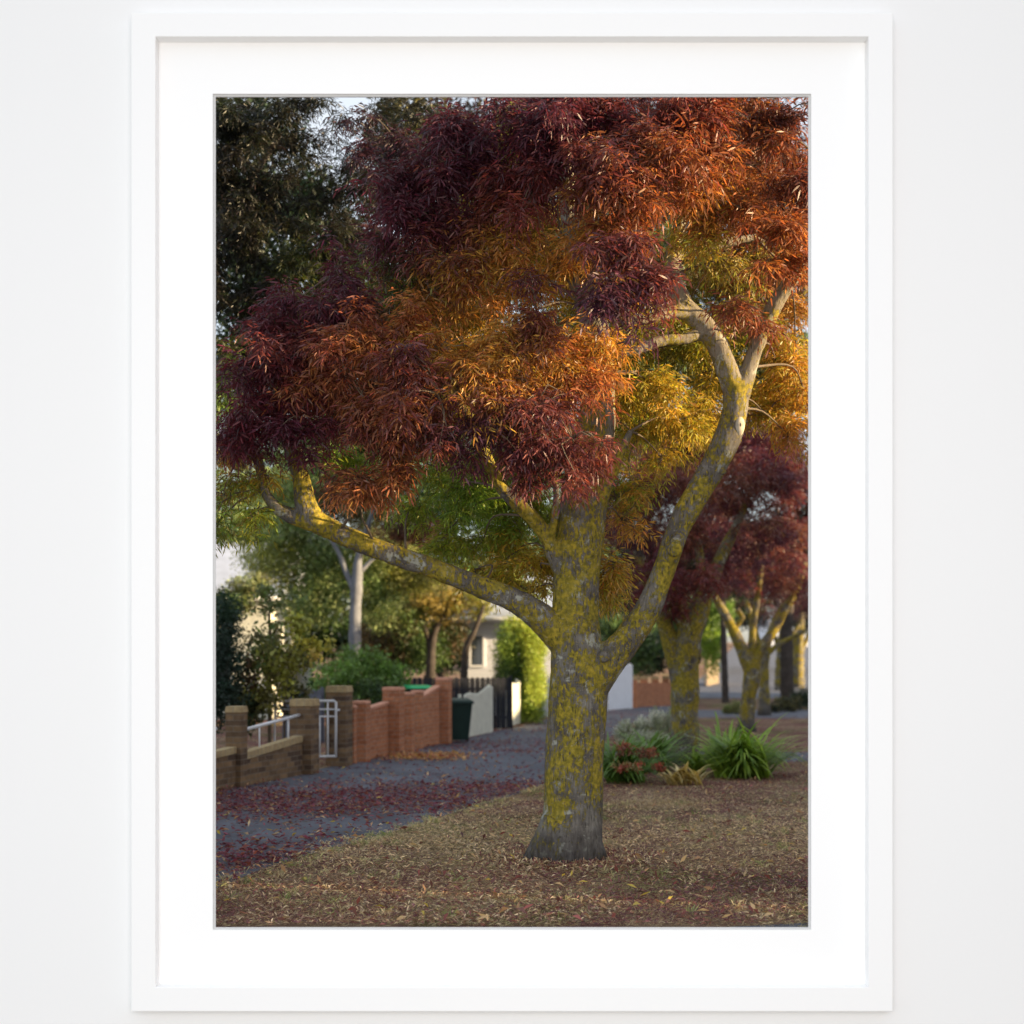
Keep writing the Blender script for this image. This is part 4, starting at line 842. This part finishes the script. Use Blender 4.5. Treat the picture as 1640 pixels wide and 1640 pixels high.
# leaves on the path: a burgundy drift
x, y = scatter(150000, 9.0, 45, r_, 1.0); onp = in_poly(x, y, path_poly); x, y = x[onp], y[onp]
row = HZ + EYE*F/y; pxx = 820 + x*F/y
band = np.exp(-((row-(1283-.035*(pxx-600)))/19)**2)*(.35+.9*vnoise(x, y, .5, 4)) + .55*np.exp(-((row-1385)/28)**2)*vnoise(x, y, .4, 5) + .05
band *= 1.7; band += .5*np.exp(-((row-1195)/10)**2)*(pxx > 760)*vnoise(x, y, .8, 6) + .45*(y > 24)*vnoise(x, y, 1.2, 8)
keep = r_.uniform(size=len(x)) < band
x, y = x[keep], y[keep]
pc = np.array([(.17, .035, .055), (.12, .03, .05), (.24, .07, .05), (.32, .18, .09)])[r_.choice(4, len(x), p=[.4, .3, .2, .1])]
flat_leaves('path_leaves', x, y, pc*np.exp(r_.normal(0, .25, (len(x), 1))), .07, .34, r_, 'burgundy fallen leaves drifted across the asphalt footpath', z0=.015, lift=.25)
# heap by the brick fence
c = G(668, 1214); n = 900; x = c.x + r_.normal(0, .42, n) + .1; y = c.y + r_.normal(0, .5, n)
k = np.array([(.50, .30, .12), (.42, .18, .08), (.30, .10, .06)])[r_.choice(3, n, p=[.5, .3, .2])]
flat_leaves('leaf_heap', x, y, k*np.exp(r_.normal(0, .25, (n, 1))), .09, .5, r_, 'small heap of orange and yellow leaves on the path by the orange brick fence', z0=.02, lift=.5)
n = 2600; an = r_.uniform(0, 2*np.pi, n); rr = .30 + np.abs(r_.normal(0, .22, n)); bx = T1.location
flat_leaves('trunk_foot_litter', bx.x + rr*np.cos(an), bx.y + rr*np.sin(an), litter_cols[r_.integers(0, 7, n)]*np.exp(r_.normal(0, .3, (n, 1))), .055, .2, r_, 'fallen leaves banked up around the foot of the big trunk', z0=.03, lift=.7)
# yellow leaves on the verge
n = 130; x, y = scatter(n, WY+.2, 20, r_); 
flat_leaves('yellow_fallen_leaves', x, y, np.array([[.55, .42, .08]])*np.exp(r_.normal(0, .2, (n, 1))), .075, .3, r_, 'scattered bright yellow fallen leaves on the verge', z0=.03, lift=.5)
# dry grass blades
x, y = scatter(200000, WY+.13, 26, r_); onp = in_poly(x, y, path_poly); x, y = x[~onp], y[~onp]
gn = vnoise(x, y, .9, 21); keep = r_.uniform(size=len(x)) < .15+1.0*gn; x, y, gn = x[keep], y[keep], gn[keep]; n = len(x)
row = HZ + EYE*F/y
th = r_.uniform(0, 2*np.pi, n); el = r_.uniform(.05, 1.0, n)*(.8); H_ = r_.uniform(.02, .06, n)
dd = np.stack([np.cos(th)*np.cos(el), np.sin(th)*np.cos(el), np.sin(el)], 1); sd = np.stack([-np.sin(th), np.cos(th), np.zeros(n)], 1)
p = np.stack([x, y, np.full(n, .004)], 1)
V = np.stack([p+sd*.0013, p+dd*H_[:, None]*.6+sd*.0011, p+dd*H_[:, None]+np.array([0, 0, -.1])*H_[:, None], p-sd*.0013], 1)
straw = np.array([.66, .54, .34]); gre = np.array([.30, .35, .12]); brn = np.array([.24, .15, .08])
greenm = np.clip((vnoise(x, y, 1.1, 31)-.45)*3 + np.exp(-((row-1325)/22)**2)*.5, 0, 1)[:, None]*r_.uniform(0, 1, (n, 1))
t = r_.uniform(0, 1, (n, 1)); cc = (straw*t+brn*(1-t))*(1-greenm) + gre*greenm
o = diamonds_to_mesh('dry_grass', V, cc*np.exp(r_.normal(0, .2, (n, 1))), LEAFB); tag(o, 'short straw-coloured and greenish grass growing through the leaf litter', 'grass', kind='stuff')
# taller tufts: along the path edge, around the trunk and in loose patches
nt_ = 420; x, y = scatter(nt_, WY+.2, 24, r_); onp = in_poly(x, y, path_poly); x, y = x[~onp], y[~onp]
ex = np.array([q[0] for q in right[1:]]); ey = np.array([q[1] for q in right[1:]]); k_ = r_.integers(0, len(ex)-1, 150); q_ = r_.uniform(0, 1, 150)
x = np.concatenate([x, ex[k_]*(1-q_)+ex[k_+1]*q_ + r_.normal(.08, .10, 150), T1.location.x + .42*np.cos(np.linspace(0, 6.3, 26)) + r_.normal(0, .05, 26)])
y = np.concatenate([y, ey[k_]*(1-q_)+ey[k_+1]*q_ + r_.normal(0, .10, 150), T1.location.y + .40*np.sin(np.linspace(0, 6.3, 26)) + r_.normal(0, .05, 26)])
m_ = 18; grn = np.repeat(r_.uniform(0, 1, len(x)), m_); hh = np.repeat(r_.uniform(.5, 1.2, len(x)), m_); x = np.repeat(x, m_) + r_.normal(0, .03, len(x)*m_); y = np.repeat(y, m_) + r_.normal(0, .03, len(y)*m_); n = len(x)
th = r_.uniform(0, 2*np.pi, n); el = r_.uniform(.5, 1.4, n); H_ = r_.uniform(.04, .10, n)*hh
dd = np.stack([np.cos(th)*np.cos(el), np.sin(th)*np.cos(el), np.sin(el)], 1); sd = np.stack([-np.sin(th), np.cos(th), np.zeros(n)], 1)
p = np.stack([x, y, np.full(n, .004)], 1)
V = np.stack([p+sd*.0016, p+dd*H_[:, None]*.6+sd*.0014, p+dd*H_[:, None]+np.array([0, 0, -.18])*H_[:, None], p-sd*.0016], 1)
cc = straw*(1-grn[:, None]) + np.array([.20, .28, .07])*grn[:, None]
o = diamonds_to_mesh('grass_tufts', V, cc*np.exp(r_.normal(0, .22, (n, 1))), LEAFB); tag(o, 'scattered small grass tufts along the path edge and across the verge', 'grass', kind='stuff')
# whole larger leaves and broken twigs
n = 1500; x, y = scatter(n, WY+.15, 24, r_)
flat_leaves('large_fallen_leaves', x, y, np.array([(.42, .24, .12), (.26, .08, .07), (.60, .42, .22), (.16, .07, .06)])[r_.integers(0, 4, n)]*np.exp(r_.normal(0, .2, (n, 1))), .085, .30, r_, 'larger single curled leaves, tan and burgundy, on the verge and path', z0=.026, lift=.55)
tb = MB()
for i in range(170):
    x1, y1 = scatter(1, WY+.2, 20, r_); a1_ = r_.uniform(0, 6.28); L_ = r_.uniform(.06, .28); p0 = Vector((float(x1[0]), float(y1[0]), .03)); b1_ = a1_ + r_.normal(0, .5)
    p1_ = p0 + Vector((math.cos(a1_), math.sin(a1_), .03))*L_*.5; tb.tube([p0, p1_, p1_ + Vector((math.cos(b1_), math.sin(b1_), .02))*L_*.5], [.003, .0025, .0015], 5)
tag(tb.build('fallen_twigs', TWIG), 'thin broken twigs lying in the leaf litter', 'twigs', kind='stuff')
# pale straw tussock on the verge
n = 700; c = G(1062, 1292); x = c.x + r_.normal(0, .28, n); y = c.y + r_.normal(0, .35, n)
flat_leaves('straw_patch', x, y, np.array([[.42, .32, .19]])*np.exp(r_.normal(0, .2, (n, 1))), .1, .08, r_, 'pale patch of dead straw-like grass on the verge right of the big trunk', 'grass', lift=.5)
